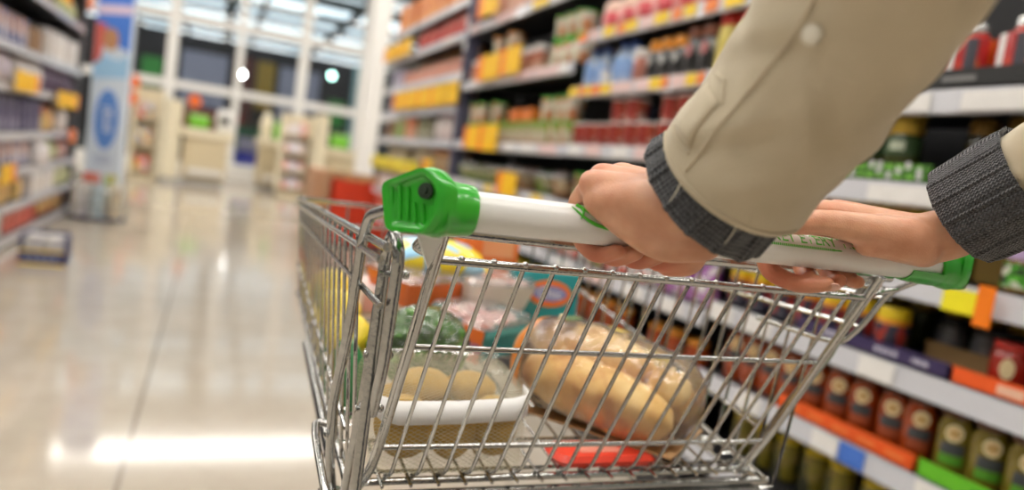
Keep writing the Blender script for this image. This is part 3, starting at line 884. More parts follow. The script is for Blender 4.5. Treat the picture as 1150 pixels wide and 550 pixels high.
def row(proto, label, cat, group, x, z, ys, rz=0, stack=1, dz=0, jit=.008, face=-1, sc=.03):
    """individual goods along a shelf; the first place takes the proto itself"""
    first = True
    for y in ys:
        for k in range(stack):
            loc = (x+face*-.008+random.uniform(-jit, jit)*.6, y+random.uniform(-jit, jit), z+.0015+k*dz)
            a = rz+random.uniform(-.12, .12)
            s = 1+random.uniform(-sc, sc)*(0 if stack > 1 else 1)
            if first:
                proto.location = loc; proto.rotation_euler = (0, 0, a); proto.scale = (1, 1, s); tag(proto, label, cat, group); first = False
            else: dup(proto, loc, a, label, group, (1, 1, s))
def rng(a, b, p, skip=()):
    n = int((b-a)/p+1e-6); return [a+p*(i+.5) for i in range(n) if i not in skip]

# packaging colours
SILVER = M('lid_silver', (.7, .7, .7), .25, .8)
GOLD = M('lid_gold', (.55, .36, .05), .3, .5)
LIDW = M('lid_white', (.78, .76, .75), .4)
LIDY = M('lid_yellow', (.82, .6, .02), .35); LIDO = M('lid_orange', (.8, .3, .02), .35); LIDR = M('lid_red', (.55, .03, .02), .35)
LIDP = M('lid_lilac', (.48, .36, .62), .4); LIDG = M('lid_green', (.10, .45, .05), .4); LIDB = M('lid_blue', (.04, .1, .4), .4); LIDK = M('lid_black', (.02, .02, .022), .4)
INK = M('ink_slate', (.055, .06, .065), .5); CRM = M('emblem_cream', (.82, .68, .38), .5)
KRAFT = M('kraft_tray', (.34, .2, .08), .65)

# --- unit C (nearest)
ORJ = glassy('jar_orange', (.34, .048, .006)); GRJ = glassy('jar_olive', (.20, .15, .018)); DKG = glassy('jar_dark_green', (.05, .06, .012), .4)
LIDS = M('lid_rust_shaded', (.10, .03, .01), .4)  # rust lid darkened: shade under the rail above is put into its colour
def sauce_jar(m, sub, lidm):
    o = jar(m, LIDS, .0365, .160, .014, shoulder=.80)
    bm = new(); patch(bm, .0365, .112, .038, .50, True); obj('emblem', bm, CRM, o)
    bm = new(); patch(bm, .0365, .112, .020, .26, True, e=.0012); obj('emblem_centre', bm, M('emblem_buff', (.62, .38, .14), .5), o)
    bm = new(); patch(bm, .0365, .077, .026, .66); obj('name_band', bm, INK, o)
    bm = new(); patch(bm, .0365, .052, .022, .66); obj('lower_band', bm, sub, o)
    return o
row(sauce_jar(ORJ, M('band_rust', (.36, .07, .02), .5), LIDO), 'orange sauce jar with cream oval emblem on the low shelf of the nearest unit', 'jar', 'orange sauce jars low on the nearest unit',
    XR+.062, .513, [1.12, 1.19, 1.272, 1.355, 1.437, 1.52, 1.60, 1.68, 1.76], .55, jit=.003, sc=0)
row(sauce_jar(GRJ, M('band_green', (.10, .33, .02), .5), GOLD), 'olive green sauce jar with cream oval emblem at the right of the orange jars', 'jar', 'olive green sauce jars low on the nearest unit',
    XR+.062, .513, [1.03, .955, .876, .795, .715, .63, .55], .6, jit=.003, sc=0)
row(jar(ORJ, LIDO, .0365, .168), 'orange sauce jar in the second rank behind the emblem jars', 'jar', 'second rank of orange jars', XR+.16, .513, rng(1.1, 1.82, .082), 0, jit=.004, sc=0)
row(jar(GRJ, GOLD, .0365, .168), 'olive jar in the second rank behind the green emblem jars', 'jar', 'second rank of olive jars', XR+.16, .513, rng(.5, 1.06, .082), 0, jit=.004, sc=0)

def strip(y0, y1, z, h, m, lab, x=XR+.006, glyphs=None, gm=None, step=.02):
    bm = new(); yc = (y0+y1)/2; L = (y1-y0)/2; t = .003
    box(bm, 0, t, -L, L, 0, h); box(bm, 0, .012, -L, L, 0, t); box(bm, 0, .014, -L, -L+t, 0, h*.8); box(bm, 0, .014, L-t, L, 0, h*.8)
    o = obj('display_tray', bm, m, None, False, (x, yc, z)); tag(o, lab, 'display tray')
    if glyphs:
        bm = new()
        for (a, w, c, d) in glyphs: box(bm, -.0012, -.0002, a-yc-w/2, a-yc+w/2, c, d)
        obj('tray_print', bm, gm, o, False)
    return o
TRO = M('tray_orange', (.80, .10, .008), .4); TRG = M('tray_green', (.13, .50, .015), .4); TRP = M('tray_purple', (.045, .03, .10), .4); TRK = M('tray_black', (.02, .02, .02), .4)
strip(1.07, 1.50, .513, .040, TRO, 'long orange cardboard tray in front of the orange sauce jars', glyphs=[(1.12+.08*i, .05, .014, .024) for i in range(5)], gm=M('tray_rust', (.85, .2, .04), .5))
strip(.50, 1.06, .513, .040, TRG, 'bright green cardboard tray in front of the olive jars', glyphs=[(.55+.09*i, .05, .012, .028) for i in range(5)], gm=M('tray_dark_green', (.05, .3, .01), .5))
strip(1.035, 1.48, .740, .036, TRP, 'dark purple cardboard tray with pale lettering', glyphs=[(1.115, .01, .012, .024), (1.09, .012, .012, .024), (1.105, .01, .012, .024), (1.12, .01, .012, .024), (1.17, .012, .012, .025), (1.187, .01, .012, .025), (1.203, .012, .012, .025), (1.22, .012, .012, .025), (1.36, .06, .012, .024)], gm=M('tray_lilac', (.5, .48, .6), .5))
strip(.45, 1.027, .740, .036, M('tray_vermilion', (.85, .11, .015), .4), 'orange red cardboard tray right of the purple tray', glyphs=[(.90, .055, .008, .028)], gm=M('tray_peach', (.85, .5, .35), .5))
# jars above the purple and orange trays
NAVY = speck('jar_navy', [(.03, .025, .05), (.08, .08, .12), (.35, .03, .02), (.03, .025, .05)], 45, .3, 2, (1, 1, .5), .4)
def capjar(m, l1, l2, r=.041, h=.118):
    o = jar(m, l1, r, h, .030); bm = new(); lathe(bm, [(r*.93, h-.030-.02), (r*.96, h-.048), (r*.96, h-.031), (r*.93, h-.030)], 20); obj('neck_band', bm, l2, o)
    return o
row(capjar(NAVY, LIDY, LIDO), 'navy jar with yellow and orange lid behind the purple tray', 'jar', 'navy jars with yellow lids', XR+.055, .744, [1.235, 1.325, 1.415, 1.505, 1.60, 1.69, 1.78], 0, jit=.004)
strip(.99, 1.19, .740, .055, KRAFT, 'brown cardboard tray half empty behind the purple tray', x=XR+.13)
RDJ = glassy('jar_scarlet', (.42, .025, .012))
o = jar(RDJ, LIDR, .040, .105, .016); bm = new(); patch(bm, .040, .05, .045, .35, True); obj('emblem', bm, CRM, o)
row(o, 'red jar with dark red lid and cream oval label behind the orange red tray', 'jar', 'red jars behind the orange red tray', XR+.075, .744, [.955, .86, .77, .68, .59], .45, jit=.004)
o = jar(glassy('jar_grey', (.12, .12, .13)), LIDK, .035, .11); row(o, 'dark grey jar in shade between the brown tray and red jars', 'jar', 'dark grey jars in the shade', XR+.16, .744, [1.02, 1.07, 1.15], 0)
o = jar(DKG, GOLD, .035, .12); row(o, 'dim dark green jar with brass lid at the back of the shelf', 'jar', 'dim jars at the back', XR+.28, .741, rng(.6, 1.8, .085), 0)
# purple lid jars (right edge)
DOT = speck('label_green_dots', [(.02, .02, .02), (.10, .45, .03), (.6, .6, .5), (.06, .3, .02), (.02, .02, .02)], 70, .4, 5)
o = jar(glassy('jar_amber', (.22, .12, .02)), LIDP, .039, .105, .036, .039); bm = new(); patch(bm, .039, .034, .05, 1.9); obj('paper_label', bm, DOT, o)
row(o, 'jar with lilac lid and green patterned label at the right edge', 'jar', 'lilac lid jars', XR+.05, .953, [.955, .87, .785, .70, .61], 0, jit=.003)
# yellow cartons under the second shelf
YC = speck('carton_yellow', [(.75, .55, .02), (.7, .48, .02), (.5, .32, .02), (.8, .62, .05)], 24, .45, 3)
row(carton(YC, .085, .05, .168, 'carton', M('print_brown', (.3, .16, .02), .5)), 'yellow carton on the middle shelf behind the right hand', 'carton', 'yellow cartons behind the right hand', XR+.06, .953, rng(1.22, 1.84, .095), 0)
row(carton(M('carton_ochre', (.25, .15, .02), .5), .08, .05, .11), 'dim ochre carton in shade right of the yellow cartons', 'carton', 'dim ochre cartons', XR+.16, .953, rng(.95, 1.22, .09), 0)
# gherkin jars and green trays on the second shelf
o = jar(DKG, GOLD, .043, .170, .050, .042)
bm = new(); patch(bm, .043, .088, .045, 1.3); obj('paper_label', bm, M('label_dark_green', (.03, .07, .02), .5), o)
bm = new(); patch(bm, .043, .088, .022, .42, e=.0014); obj('label_name', bm, M('label_pale', (.5, .55, .42), .5), o)
row(o, 'dark green pickle jar with gold lid above the green and white tray', 'jar', 'pickle jars with gold lids', XR+.06, 1.162, [1.305, 1.40, 1.495, 1.59, 1.685, 1.78], .4, jit=.003)
o = jar(glassy('jar_shade', (.03, .025, .01), .5), M('lid_shaded', (.2, .11, .02), .4, .4), .036, .16, .035)  # near-black glass and dull lid carry the shelf shade in their colour
row(o, 'dim jar, coloured dark for shade, right of the pickle jars', 'jar', 'dim shaded jars', XR+.11, 1.165, rng(.55, 1.24, .09), 0)
random.seed(3)
gl = []
yy = 1.20
while yy < 1.80:
    for (c, d) in ((.004, .013), (.016, .025), (.028, .038)):
        gl.append((yy+random.uniform(-.004, .004), random.uniform(.010, .019), c, d))
    yy += .027
strip(1.17, 1.82, 1.164, .040, M('tray_forest', (.06, .19, .02), .45), 'green and white printed tray in front of the pickle jars', glyphs=gl[0::3]+gl[2::3], gm=M('tray_lime', (.25, .62, .08), .45))
bm = new()
for i, g in enumerate(gl):
    if i % 4 == 1 or i % 7 == 0: box(bm, -.0028, -.0016, g[0]-1.495-.006, g[0]-1.495+.006, g[2], g[3]+.006)
obj('tray_white_print', bm, M('tray_white', (.72, .7, .72), .5), [q for q in C.objects if q.name.startswith('display_tray')][-1], False)
# red sauce packs on the top shelf in a black tray
REDP = speck('pack_red', [(.5, .012, .01), (.42, .01, .01), (.55, .03, .01), (.5, .012, .01), (.6, .12, .02)], 30, .3, 6, (1, 1, .6), .5)
o = jar(REDP, SILVER, .054, .150, .022, .026, 'sauce_pack', .5)
bm = new(); patch(bm, .054, .07, .08, .22); obj('front_print', bm, M('print_slate', (.07, .07, .09), .4), o)
bm = new(); th = .75
for k in range(1):
    lo = [bm.verts.new((-.055*math.cos(a), .055*math.sin(a), z)) for z in (.03, .11) for a in (.62, .78, .95)]
    bm.faces.new((lo[0], lo[1], lo[4], lo[3])); bm.faces.new((lo[1], lo[2], lo[5], lo[4]))
obj('side_print', bm, LIDW, o)
row(o, 'round red sauce pack with silver cap in the black tray on the top shelf', 'sauce pack', 'red sauce packs on the nearest top shelf', XR+.068, 1.383, [1.18, 1.06, .94, .82, .70, .58], .5, jit=.003, sc=0)
strip(.5, 1.28, 1.380, .042, TRK, 'low black display tray under the red sauce packs', glyphs=[(1.15, .08, .014, .026)], gm=M('tray_grey', (.2, .2, .2), .5))
row(carton(YC, .06, .04, .045), 'small low yellow carton left of the black tray', 'carton', 'small yellow cartons on the nearest top shelf', XR+.03, 1.380, [1.33, 1.40, 1.47, 1.54], 0)
# lowest shelf
LOWM = speck('jar_mustard', [(.25, .2, .02), (.1, .09, .02), (.3, .22, .05), (.06, .06, .03)], 30, .4, 7)
row(jar(LOWM, LIDY, .04, .13), 'mustard coloured jar on the lowest shelf under the orange jars', 'jar', 'mustard jars on the lowest shelf', XR+.13, .273, rng(1.1, 1.84, .1), 0)

# --- unit B
PINK = speck('pack_pink', [(.75, .12, .13), (.8, .3, .28), (.7, .08, .1), (.85, .5, .45), (.75, .12, .13)], 18, .35, 9, (1, 1, .7), .4)
PEACH = M('pack_peach', (.80, .55, .45), .4)
def bun_pack(m, top):
    bm = new(); lathe(bm, [(.02, 0), (.058, 0), (.066, .02), (.066, .06), (.055, .085), (.03, .095)], 16, sx=1, sy=1); o = obj('bun_pack', bm, m)
    bm = new(); lathe(bm, [(.05, .083), (.062, .075), (.06, .11), (.04, .13), (.01, .135)], 16); obj('pack_top', bm, top, o); return o
row(bun_pack(PINK, PEACH), 'rounded pink pack with peach top on the upper shelf', 'pack', 'pink packs on the upper shelf of the second unit', XR+.085, 1.738, rng(1.9, 3.05, .135), 0)
BLUEB = speck('bottle_pale_blue', [(.35, .5, .75), (.5, .62, .8), (.2, .38, .7), (.65, .7, .8)], 26, .35, 10)
row(bottle(BLUEB, LIDB, .046, .175, 'squeezy_bottle', M('label_sky', (.25, .4, .72), .4)), 'pale blue squeezy bottle with navy cap on the second shelf', 'bottle', 'pale blue bottles of the second unit', XR+.07, 1.49, [3.02, 2.93, 2.77, 2.68], 0)
row(tub(LIDW, LIDW, .035, .06), 'small white tub between the pale blue bottles', 'tub', None, XR+.05, 1.49, [2.85], 0)
o = jar(M('jar_rosy', (.5, .2, .15), .3), LIDW, .042, .125, .03, .042); row(o, 'rosy jar with white lid between the blue bottles and the black jars', 'jar', None, XR+.06, 1.49, [2.585], 0)
BLJ = speck('jar_black', [(.02, .02, .022), (.035, .035, .04), (.02, .02, .022), (.3, .3, .3)], 30, .3, 11, (1, 1, .7), .4)
o = jar(BLJ, LIDO, .040, .15, .040, .038); bm = new(); patch(bm, .04, .07, .035, .5, True); obj('emblem', bm, M('emblem_grey', (.5, .5, .48), .5), o)
row(o, 'black jar with orange lid on the second shelf', 'jar', 'black jars with orange lids', XR+.06, 1.49, [2.49, 2.405, 2.32], 0, jit=.003)
o = jar(BLJ, M('lid_brown', (.24, .07, .03), .4), .040, .165, .035, .038); bm = new(); patch(bm, .04, .085, .045, .45, True); obj('emblem', bm, M('emblem_rose', (.55, .2, .2), .5), o)
row(o, 'tall black jar with brown lid right of the orange lid jars', 'jar', 'black jars with brown lids', XR+.06, 1.49, [2.235, 2.15], 0, jit=.003)
o = jar(M('jar_lemon', (.72, .6, .15), .4), LIDR, .042, .19, .04, .04); row(o, 'tall pale yellow jar with red lid beside the beige sleeve', 'jar', 'pale yellow jars with red lids', XR+.06, 1.49, [2.055, 1.96], 0, jit=.003)
REDT = speck('tub_red', [(.38, .045, .02), (.45, .08, .04), (.55, .25, .2), (.33, .03, .02), (.6, .4, .35)], 24, .35, 12, (1, 1, .6), .3)
o = tub(REDT, LIDW, .052, .098)
row(o, 'red tub with white lid, stacked in pairs on the third shelf', 'tub', 'red tubs with white lids', XR+.075, 1.225, [2.0, 2.115, 2.23, 2.345, 2.60, 2.72], 0, 2, .0995, .003)
row(tub(REDT, LIDW, .052, .098), 'single red tub with white lid at the left of the stacked tubs', 'tub', 'single red tubs', XR+.075, 1.225, [2.485, 2.84, 2.955, 3.05], 0)
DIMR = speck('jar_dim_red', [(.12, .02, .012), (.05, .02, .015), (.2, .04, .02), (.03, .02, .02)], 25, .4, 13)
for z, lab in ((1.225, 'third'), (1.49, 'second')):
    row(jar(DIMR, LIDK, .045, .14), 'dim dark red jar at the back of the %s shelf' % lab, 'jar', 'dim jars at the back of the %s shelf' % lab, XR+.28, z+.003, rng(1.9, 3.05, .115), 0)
MIXG = speck('tub_mixed', [(.35, .1, .04), (.2, .3, .06), (.5, .45, .3), (.12, .05, .03), (.4, .25, .1)], 22, .4, 14)
row(tub(MIXG, LIDG, .05, .13), 'brown and green tub with green lid just above the left hand', 'tub', 'brown and green tubs above the left hand', XR+.075, .958, rng(1.9, 3.06, .125, (4, 6)), 0)
MIXR = speck('pack_bright', [(.75, .1, .06), (.8, .7, .68), (.7, .2, .15), (.85, .8, .78)], 20, .35, 15)
MIXV = speck('pack_violet', [(.35, .05, .4), (.8, .72, .75), (.5, .2, .5), (.85, .8, .8)], 20, .35, 16)
MIXW = speck('pack_pale', [(.75, .7, .62), (.6, .15, .1), (.8, .78, .72), (.55, .5, .2)], 20, .35, 17)
row(pouch(MIXR, .12, .06, .14, 'pouch', LIDW, LIDR), 'red and white pouch on the low shelf seen through the trolley', 'pouch', 'red pouches seen through the trolley', XR+.06, .703, [3.02, 2.88, 2.6, 2.46, 2.33], 0)
row(pouch(MIXV, .11, .06, .13, 'pouch', LIDW, LIDP), 'violet and white pouch on the low shelf seen through the trolley', 'pouch', 'violet pouches seen through the trolley', XR+.06, .703, [2.2, 2.08, 1.95], 0)
row(pouch(MIXW, .12, .06, .15, 'pouch', None, LIDY), 'pale yellow and red pouch on the low shelf seen through the trolley', 'pouch', 'pale pouches seen through the trolley', XR+.06, .703, [2.74], 0)
row(jar(ORJ, LIDO, .04, .12), 'orange jar on the low shelf behind the bread', 'jar', 'orange jars behind the bread', XR+.07, .458, rng(1.9, 3.05, .12, (3,)), 0)
row(tub(MIXW, LIDW, .05, .11), 'pale tub low behind the trolley', 'tub', 'pale tubs low behind the trolley', XR+.09, .253, rng(1.9, 3.05, .14), 0)

# --- unit A (third)
PCH = M('carton_peach', (.72, .42, .34), .5); PCH2 = speck('carton_peach_print', [(.75, .45, .35), (.8, .6, .5), (.6, .25, .2)], 12, .5, 18)
row(carton(PCH, .26, .12, .30, 'carton', PCH2), 'tall peach carton on the top shelf near the slate post', 'carton', 'peach cartons on the top shelf of the third unit', XR+.1, 1.988, rng(3.15, 4.78, .272), 0)
WGJ = speck('jar_white_green', [(.6, .58, .42), (.28, .42, .08), (.65, .6, .5), (.55, .22, .1), (.6, .58, .42)], 22, .35, 19)
BRJ = speck('jar_brick', [(.45, .15, .08), (.6, .35, .25), (.35, .1, .05), (.55, .5, .3)], 22, .35, 20)
row(jar(BRJ, LIDW, .055, .14, .03, .05), 'brick red jar on the upper shelf of the third unit', 'jar', 'brick red jars of the third unit', XR+.08, 1.613, rng(3.62, 4.78, .125), 0)
row(jar(WGJ, LIDG, .055, .15, .035, .05), 'white and green jar at the near end of the upper shelf of the third unit', 'jar', 'white and green jars of the third unit', XR+.08, 1.613, rng(3.13, 3.6, .125), 0)
row(tub(WGJ, LIDG, .055, .10), 'white and green tub on top of the front jars, near the pink packs', 'tub', 'tubs on the white and green jars', XR+.08, 1.767, [3.2, 3.32, 3.44], 0, sc=0)
row(tub(WGJ, LIDO, .055, .11), 'white tub with orange lid on the brick red jars', 'tub', 'tubs on the brick red jars', XR+.08, 1.758, [4.1, 4.35], 0, sc=0)
TBR = speck('tub_tricolour', [(.30, .38, .08), (.55, .2, .08), (.6, .55, .4), (.2, .3, .05), (.6, .3, .15)], 20, .35, 21)
row(tub(TBR, LIDG, .058, .115), 'green, white and orange tub in the lower row of the third unit', 'tub', 'lower row of tubs on the third unit', XR+.08, 1.221, rng(3.13, 4.78, .13), 0, sc=0)
row(tub(WGJ, LIDG, .052, .125), 'pale tub with green lid in the upper row of the third unit', 'tub', 'upper row of green lid tubs', XR+.08, 1.337, [3.2, 3.33, 3.46, 4.2, 4.46, 4.62], 0, sc=0)
row(carton(M('tray_tangerine', (.75, .2, .03), .45), .17, .1, .07), 'tangerine carton on top of the tubs of the third unit', 'carton', 'tangerine cartons on the tubs', XR+.08, 1.337, [3.68, 3.88], 0, sc=0)
GRB = speck('salad_green', [(.3, .42, .06), (.55, .58, .25), (.2, .32, .04), (.65, .6, .4)], 26, .4, 22)
OGB = speck('salad_orange', [(.55, .28, .12), (.65, .5, .3), (.5, .2, .08)], 26, .4, 23)
row(bowl(GRB, film('bowl_lid', gloss=.1), .085, .12), 'clear bowl of green salad on the shelf above the push bar', 'salad bowl', 'green salad bowls above the push bar', XR+.1, .968, [4.65, 4.45, 4.25, 4.05, 3.4], 0)
row(bowl(OGB, film('bowl_lid_b', gloss=.1), .08, .13), 'clear bowl of orange salad on the shelf above the push bar', 'salad bowl', 'orange salad bowls above the push bar', XR+.1, .968, [3.85, 3.65, 3.2], 0)
row(tub(WGJ, LIDW, .05, .12), 'pale tub behind the salad bowls', 'tub', 'pale tubs behind the salad bowls', XR+.27, .968, rng(3.15, 4.78, .14), 0)
row(pouch(MIXW, .13, .06, .14, 'pouch', None, LIDG), 'pale pouch seen between the push bar and the trolley rim', 'pouch', 'pale pouches below the salad bowls', XR+.08, .713, rng(3.15, 4.78, .17), 0)
row(tub(GRB, LIDY, .055, .12), 'green tub with yellow lid low on the third unit', 'tub', 'green tubs low on the third unit', XR+.08, .463, rng(3.15, 4.78, .16), 0)
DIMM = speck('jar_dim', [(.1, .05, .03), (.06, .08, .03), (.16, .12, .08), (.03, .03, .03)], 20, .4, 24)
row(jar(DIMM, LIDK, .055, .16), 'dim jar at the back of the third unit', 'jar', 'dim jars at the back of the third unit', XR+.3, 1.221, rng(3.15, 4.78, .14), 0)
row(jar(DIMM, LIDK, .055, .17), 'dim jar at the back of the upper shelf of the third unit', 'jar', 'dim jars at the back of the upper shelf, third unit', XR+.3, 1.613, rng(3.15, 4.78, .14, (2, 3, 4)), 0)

# --- unit Z (farthest)
OB = speck('box_tangerine', [(.75, .25, .05), (.8, .4, .15), (.65, .15, .04)], 9, .5, 25)
row(carton(OB, .28, .16, .26), 'tangerine box on the top shelf of the farthest unit', 'box', 'tangerine boxes on the farthest top shelf', XR+.12, 2.213, rng(4.9, 7.3, .33), 0)
RB = speck('bag_red', [(.65, .1, .07), (.7, .25, .18), (.55, .06, .05)], 12, .4, 26)
row(pouch(RB, .21, .12, .18, 'bag', None, LIDR), 'red bag on the second shelf of the farthest unit', 'bag', 'red bags on the farthest unit', XR+.09, 1.973, rng(4.95, 6.45, .235), 0)
CB = speck('bag_cream', [(.7, .66, .5), (.6, .5, .35), (.72, .68, .6)], 14, .4, 27)
row(pouch(CB, .2, .1, .20, 'bag', None, LIDO), 'cream bag on the third shelf of the farthest unit', 'bag', 'cream bags on the farthest unit', XR+.16, 1.693, rng(4.95, 6.7, .215), 0)
ROSE = M('carton_rose', (.62, .28, .2), .5)
row(carton(ROSE, .26, .09, .10), 'low rose carton in front of the cream bags', 'carton', 'rose cartons before the cream bags', XR+.06, 1.693, rng(4.95, 6.7, .28), 0)
LIL = speck('carton_lilac', [(.42, .38, .5), (.55, .5, .58), (.35, .3, .42)], 10, .5, 28)
row(carton(LIL, .2, .1, .17), 'lilac grey carton at the far end of the third shelf', 'carton', 'lilac cartons on the third shelf, far end', XR+.09, 1.693, rng(6.75, 7.3, .22), 0)
row(carton(LIL, .19, .1, .18), 'lilac grey carton at the far end of the fourth shelf', 'carton', 'lilac cartons on the fourth shelf, far end', XR+.09, 1.463, rng(6.3, 7.3, .22), 0)
row(carton(speck('carton_rosy', [(.65, .4, .35), (.7, .6, .5), (.6, .2, .15)], 10, .5, 29), .2, .1, .18), 'rosy carton behind the orange cards of the farthest unit', 'carton', 'rosy cartons behind the orange cards', XR+.12, 1.463, rng(4.95, 6.25, .22), 0)
for c, ys, nm in ((speck('carton_umber', [(.28, .12, .06), (.4, .25, .15)], 10, .5, 30), (7.2, 7.0), 'umber'), (speck('carton_leaf', [(.3, .4, .12), (.45, .45, .2)], 10, .5, 31), (6.75, 6.58), 'leaf green'), (speck('carton_coral', [(.75, .25, .12), (.75, .45, .3)], 10, .5, 32), (6.38, 6.2), 'coral')):
    row(carton(c, .16, .1, .17), '%s carton on the fifth shelf of the farthest unit' % nm, 'carton', '%s cartons on the farthest unit' % nm, XR+.09, 1.218, ys, 0)
row(jar(speck('jar_sage', [(.35, .33, .2), (.45, .42, .3), (.2, .2, .1)], 14, .4, 33), LIDK, .08, .19), 'sage green jar on the fifth shelf of the farthest unit', 'jar', 'sage jars on the farthest unit', XR+.12, 1.218, [5.98, 5.8], 0)
row(pouch(speck('bag_blush', [(.75, .6, .58), (.7, .35, .3), (.8, .75, .72)], 14, .4, 34), .19, .1, .19, 'bag', None, LIDR), 'blush and white bag beside the slate post', 'bag', 'blush bags beside the slate post', XR+.09, 1.218, rng(4.92, 5.7, .2), 0)
row(jar(speck('jar_sand', [(.6, .5, .35), (.45, .35, .2), (.65, .6, .5)], 14, .4, 35), LIDW, .07, .18), 'sand coloured jar behind the yellow rail', 'jar', 'sand jars behind the yellow rail', XR+.12, .973, rng(5.6, 7.3, .19, (3,)), 0)
row(tub(OGB, LIDO, .08, .16), 'orange and cream tub by the slate post on the sixth shelf', 'tub', 'orange tubs by the slate post', XR+.12, .973, rng(4.92, 5.55, .19), 0)
bm = new(); box(bm, -.04, .0, -.85, .85, -.055, .055, .008); o = obj('promotion_rail', bm, M('rail_yellow', (.80, .66, .03), .45), None, False, (XR-.012, 6.45, .97))
tag(o, 'long yellow promotion rail on the farthest unit above the green cap', 'promotion rail')
for q in (-.6, 0, .6):
    bm = new(); box(bm, -.043, -.0405, q-.12, q+.12, -.03, .03); obj('rail_print', bm, M('rail_print_m', (.7, .5, .02), .5), o, False)
row(carton(speck('carton_blossom', [(.78, .6, .6), (.75, .4, .35), (.8, .72, .7)], 10, .5, 36), .2, .12, .16), 'blossom pink carton under the yellow rail', 'carton', 'blossom cartons under the yellow rail', XR+.09, .723, rng(4.95, 7.3, .23), 0)
row(carton(RB, .22, .14, .16), 'red carton on the low shelf of the farthest unit', 'carton', 'red cartons low on the farthest unit', XR+.1, .463, rng(4.95, 7.3, .26), 0)

# --- left-hand unit (front faces +x)
def lrow(p, lab, cat, grp, z, ys, dx=.06, **k): row(p, lab, cat, grp, XL-dx-.008, z+.003, ys, PI, face=1, **k)
NV = speck('carton_indigo', [(.06, .05, .13), (.12, .1, .2), (.04, .035, .08), (.3, .3, .4)], 12, .45, 40)
WH = speck('carton_snow', [(.78, .76, .74), (.7, .68, .7), (.75, .7, .66)], 10, .45, 41)
LV = speck('bag_lavender', [(.6, .55, .65), (.7, .62, .66), (.45, .38, .5)], 12, .45, 42)
DKB = speck('bottle_plum', [(.06, .04, .09), (.12, .08, .14), (.04, .03, .05)], 14, .35, 43)
MX = speck('carton_motley', [(.4, .2, .08), (.5, .48, .55), (.1, .12, .3), (.55, .35, .3), (.08, .07, .1)], 12, .45, 44)
OR = speck('bag_flame', [(.7, .25, .06), (.6, .12, .06), (.7, .5, .2)], 14, .45, 45)
GR = speck('bag_lime', [(.4, .5, .12), (.55, .3, .1), (.6, .6, .4)], 14, .45, 46)
lrow(carton(WH, .24, .16, .24, 'carton'), 'large white carton on the upper left-hand shelf', 'carton', 'white cartons on the upper left shelf', 1.43, rng(7.0, 8.4, .26), .1)
lrow(jar(M('jar_hazel', (.3, .18, .1), .4), LIDK, .06, .2), 'hazel jar left of the white cartons on the left-hand shelf', 'jar', 'hazel jars on the left shelf', 1.43, [6.8, 6.62], .08)
lrow(carton(MX, .18, .1, .2), 'motley carton at the near end of the upper left-hand shelf', 'carton', 'motley cartons on the upper left shelf', 1.43, rng(4.6, 6.5, .2), .08)
lrow(pouch(GR, .2, .1, .2, 'bag', None, LIDG), 'lime and brown bag on the top left-hand shelf', 'bag', 'lime bags on the top left shelf', 1.86, rng(7.4, 8.4, .22), .08)
lrow(pouch(OR, .2, .1, .2, 'bag', None, LIDO), 'flame coloured bag on the top left-hand shelf', 'bag', 'flame bags on the top left shelf', 1.86, rng(5.2, 7.3, .22), .1)
lrow(pouch(LV, .18, .1, .19, 'bag', None, LIDP), 'lavender and white bag on the second left-hand shelf', 'bag', 'lavender bags on the left shelf', 1.16, rng(4.8, 6.1, .2), .07)
lrow(pouch(WH, .18, .12, .20, 'bag', None, LIDW), 'white bag on the second left-hand shelf', 'bag', 'white bags on the left shelf', 1.16, rng(6.15, 6.95, .2), .07)
lrow(bottle(DKB, LIDP, .06, .215), 'plum coloured bottle on the second left-hand shelf', 'bottle', 'plum bottles on the left shelf', 1.16, rng(7.0, 8.4, .15), .08)
lrow(carton(NV, .16, .1, .235), 'indigo carton on the third left-hand shelf', 'carton', 'indigo cartons on the left shelf', .83, rng(4.8, 7.0, .175), .06)
lrow(pouch(OR, .18, .1, .2, 'bag', None, LIDR), 'flame coloured bag on the third left-hand shelf', 'bag', 'flame bags on the third left shelf', .83, rng(7.1, 7.6, .18), .06)
lrow(bottle(M('bottle_ivory', (.72, .68, .66), .35), LIDW, .07, .27), 'ivory bottle on the third left-hand shelf', 'bottle', 'ivory bottles on the left shelf', .83, [7.72, 7.9], .06)
lrow(carton(MX, .14, .1, .19), 'motley carton on the fourth left-hand shelf', 'carton', 'motley cartons on the fourth left shelf', .57, rng(4.8, 6.75, .155), .06)
lrow(bottle(M('bottle_pearl', (.74, .7, .7), .35), LIDW, .075, .21), 'pearl white bottle on the fourth left-hand shelf', 'bottle', 'pearl bottles on the left shelf', .57, [6.88, 7.08], .03)
lrow(pouch(GR, .165, .1, .17, 'bag', None, LIDG), 'olive green bag on the fourth left-hand shelf', 'bag', 'olive bags on the fourth left shelf', .57, rng(7.25, 7.85, .19), .07)
lrow(pouch(MIXR, .18, .1, .16, 'bag', None, LIDR), 'red and white bag at the far end of the fourth left-hand shelf', 'bag', 'red bags on the fourth left shelf', .57, rng(7.9, 8.4, .19), .07)
lrow(pouch(OR, .175, .1, .18, 'bag', None, LIDR), 'flame coloured bag on the fifth left-hand shelf', 'bag', 'flame bags on the fifth left shelf', .32, rng(4.9, 6.6, .2, (3, 6)), .05)
lrow(carton(WH, .2, .12, .18), 'white carton on the fifth left-hand shelf', 'carton', 'white cartons on the fifth left shelf', .32, rng(6.6, 7.6, .22), .05)
lrow(pouch(GR, .165, .1, .17, 'bag', None, LIDG), 'lime and brown bag on the fifth left-hand shelf', 'bag', 'lime bags on the fifth left shelf', .32, rng(7.6, 8.4, .2), .05)
lrow(carton(WH, .16, .12, .16), 'white carton on the bottom left-hand shelf', 'carton', 'white cartons on the bottom left shelf', .085, rng(4.9, 6.2, .3), .09)
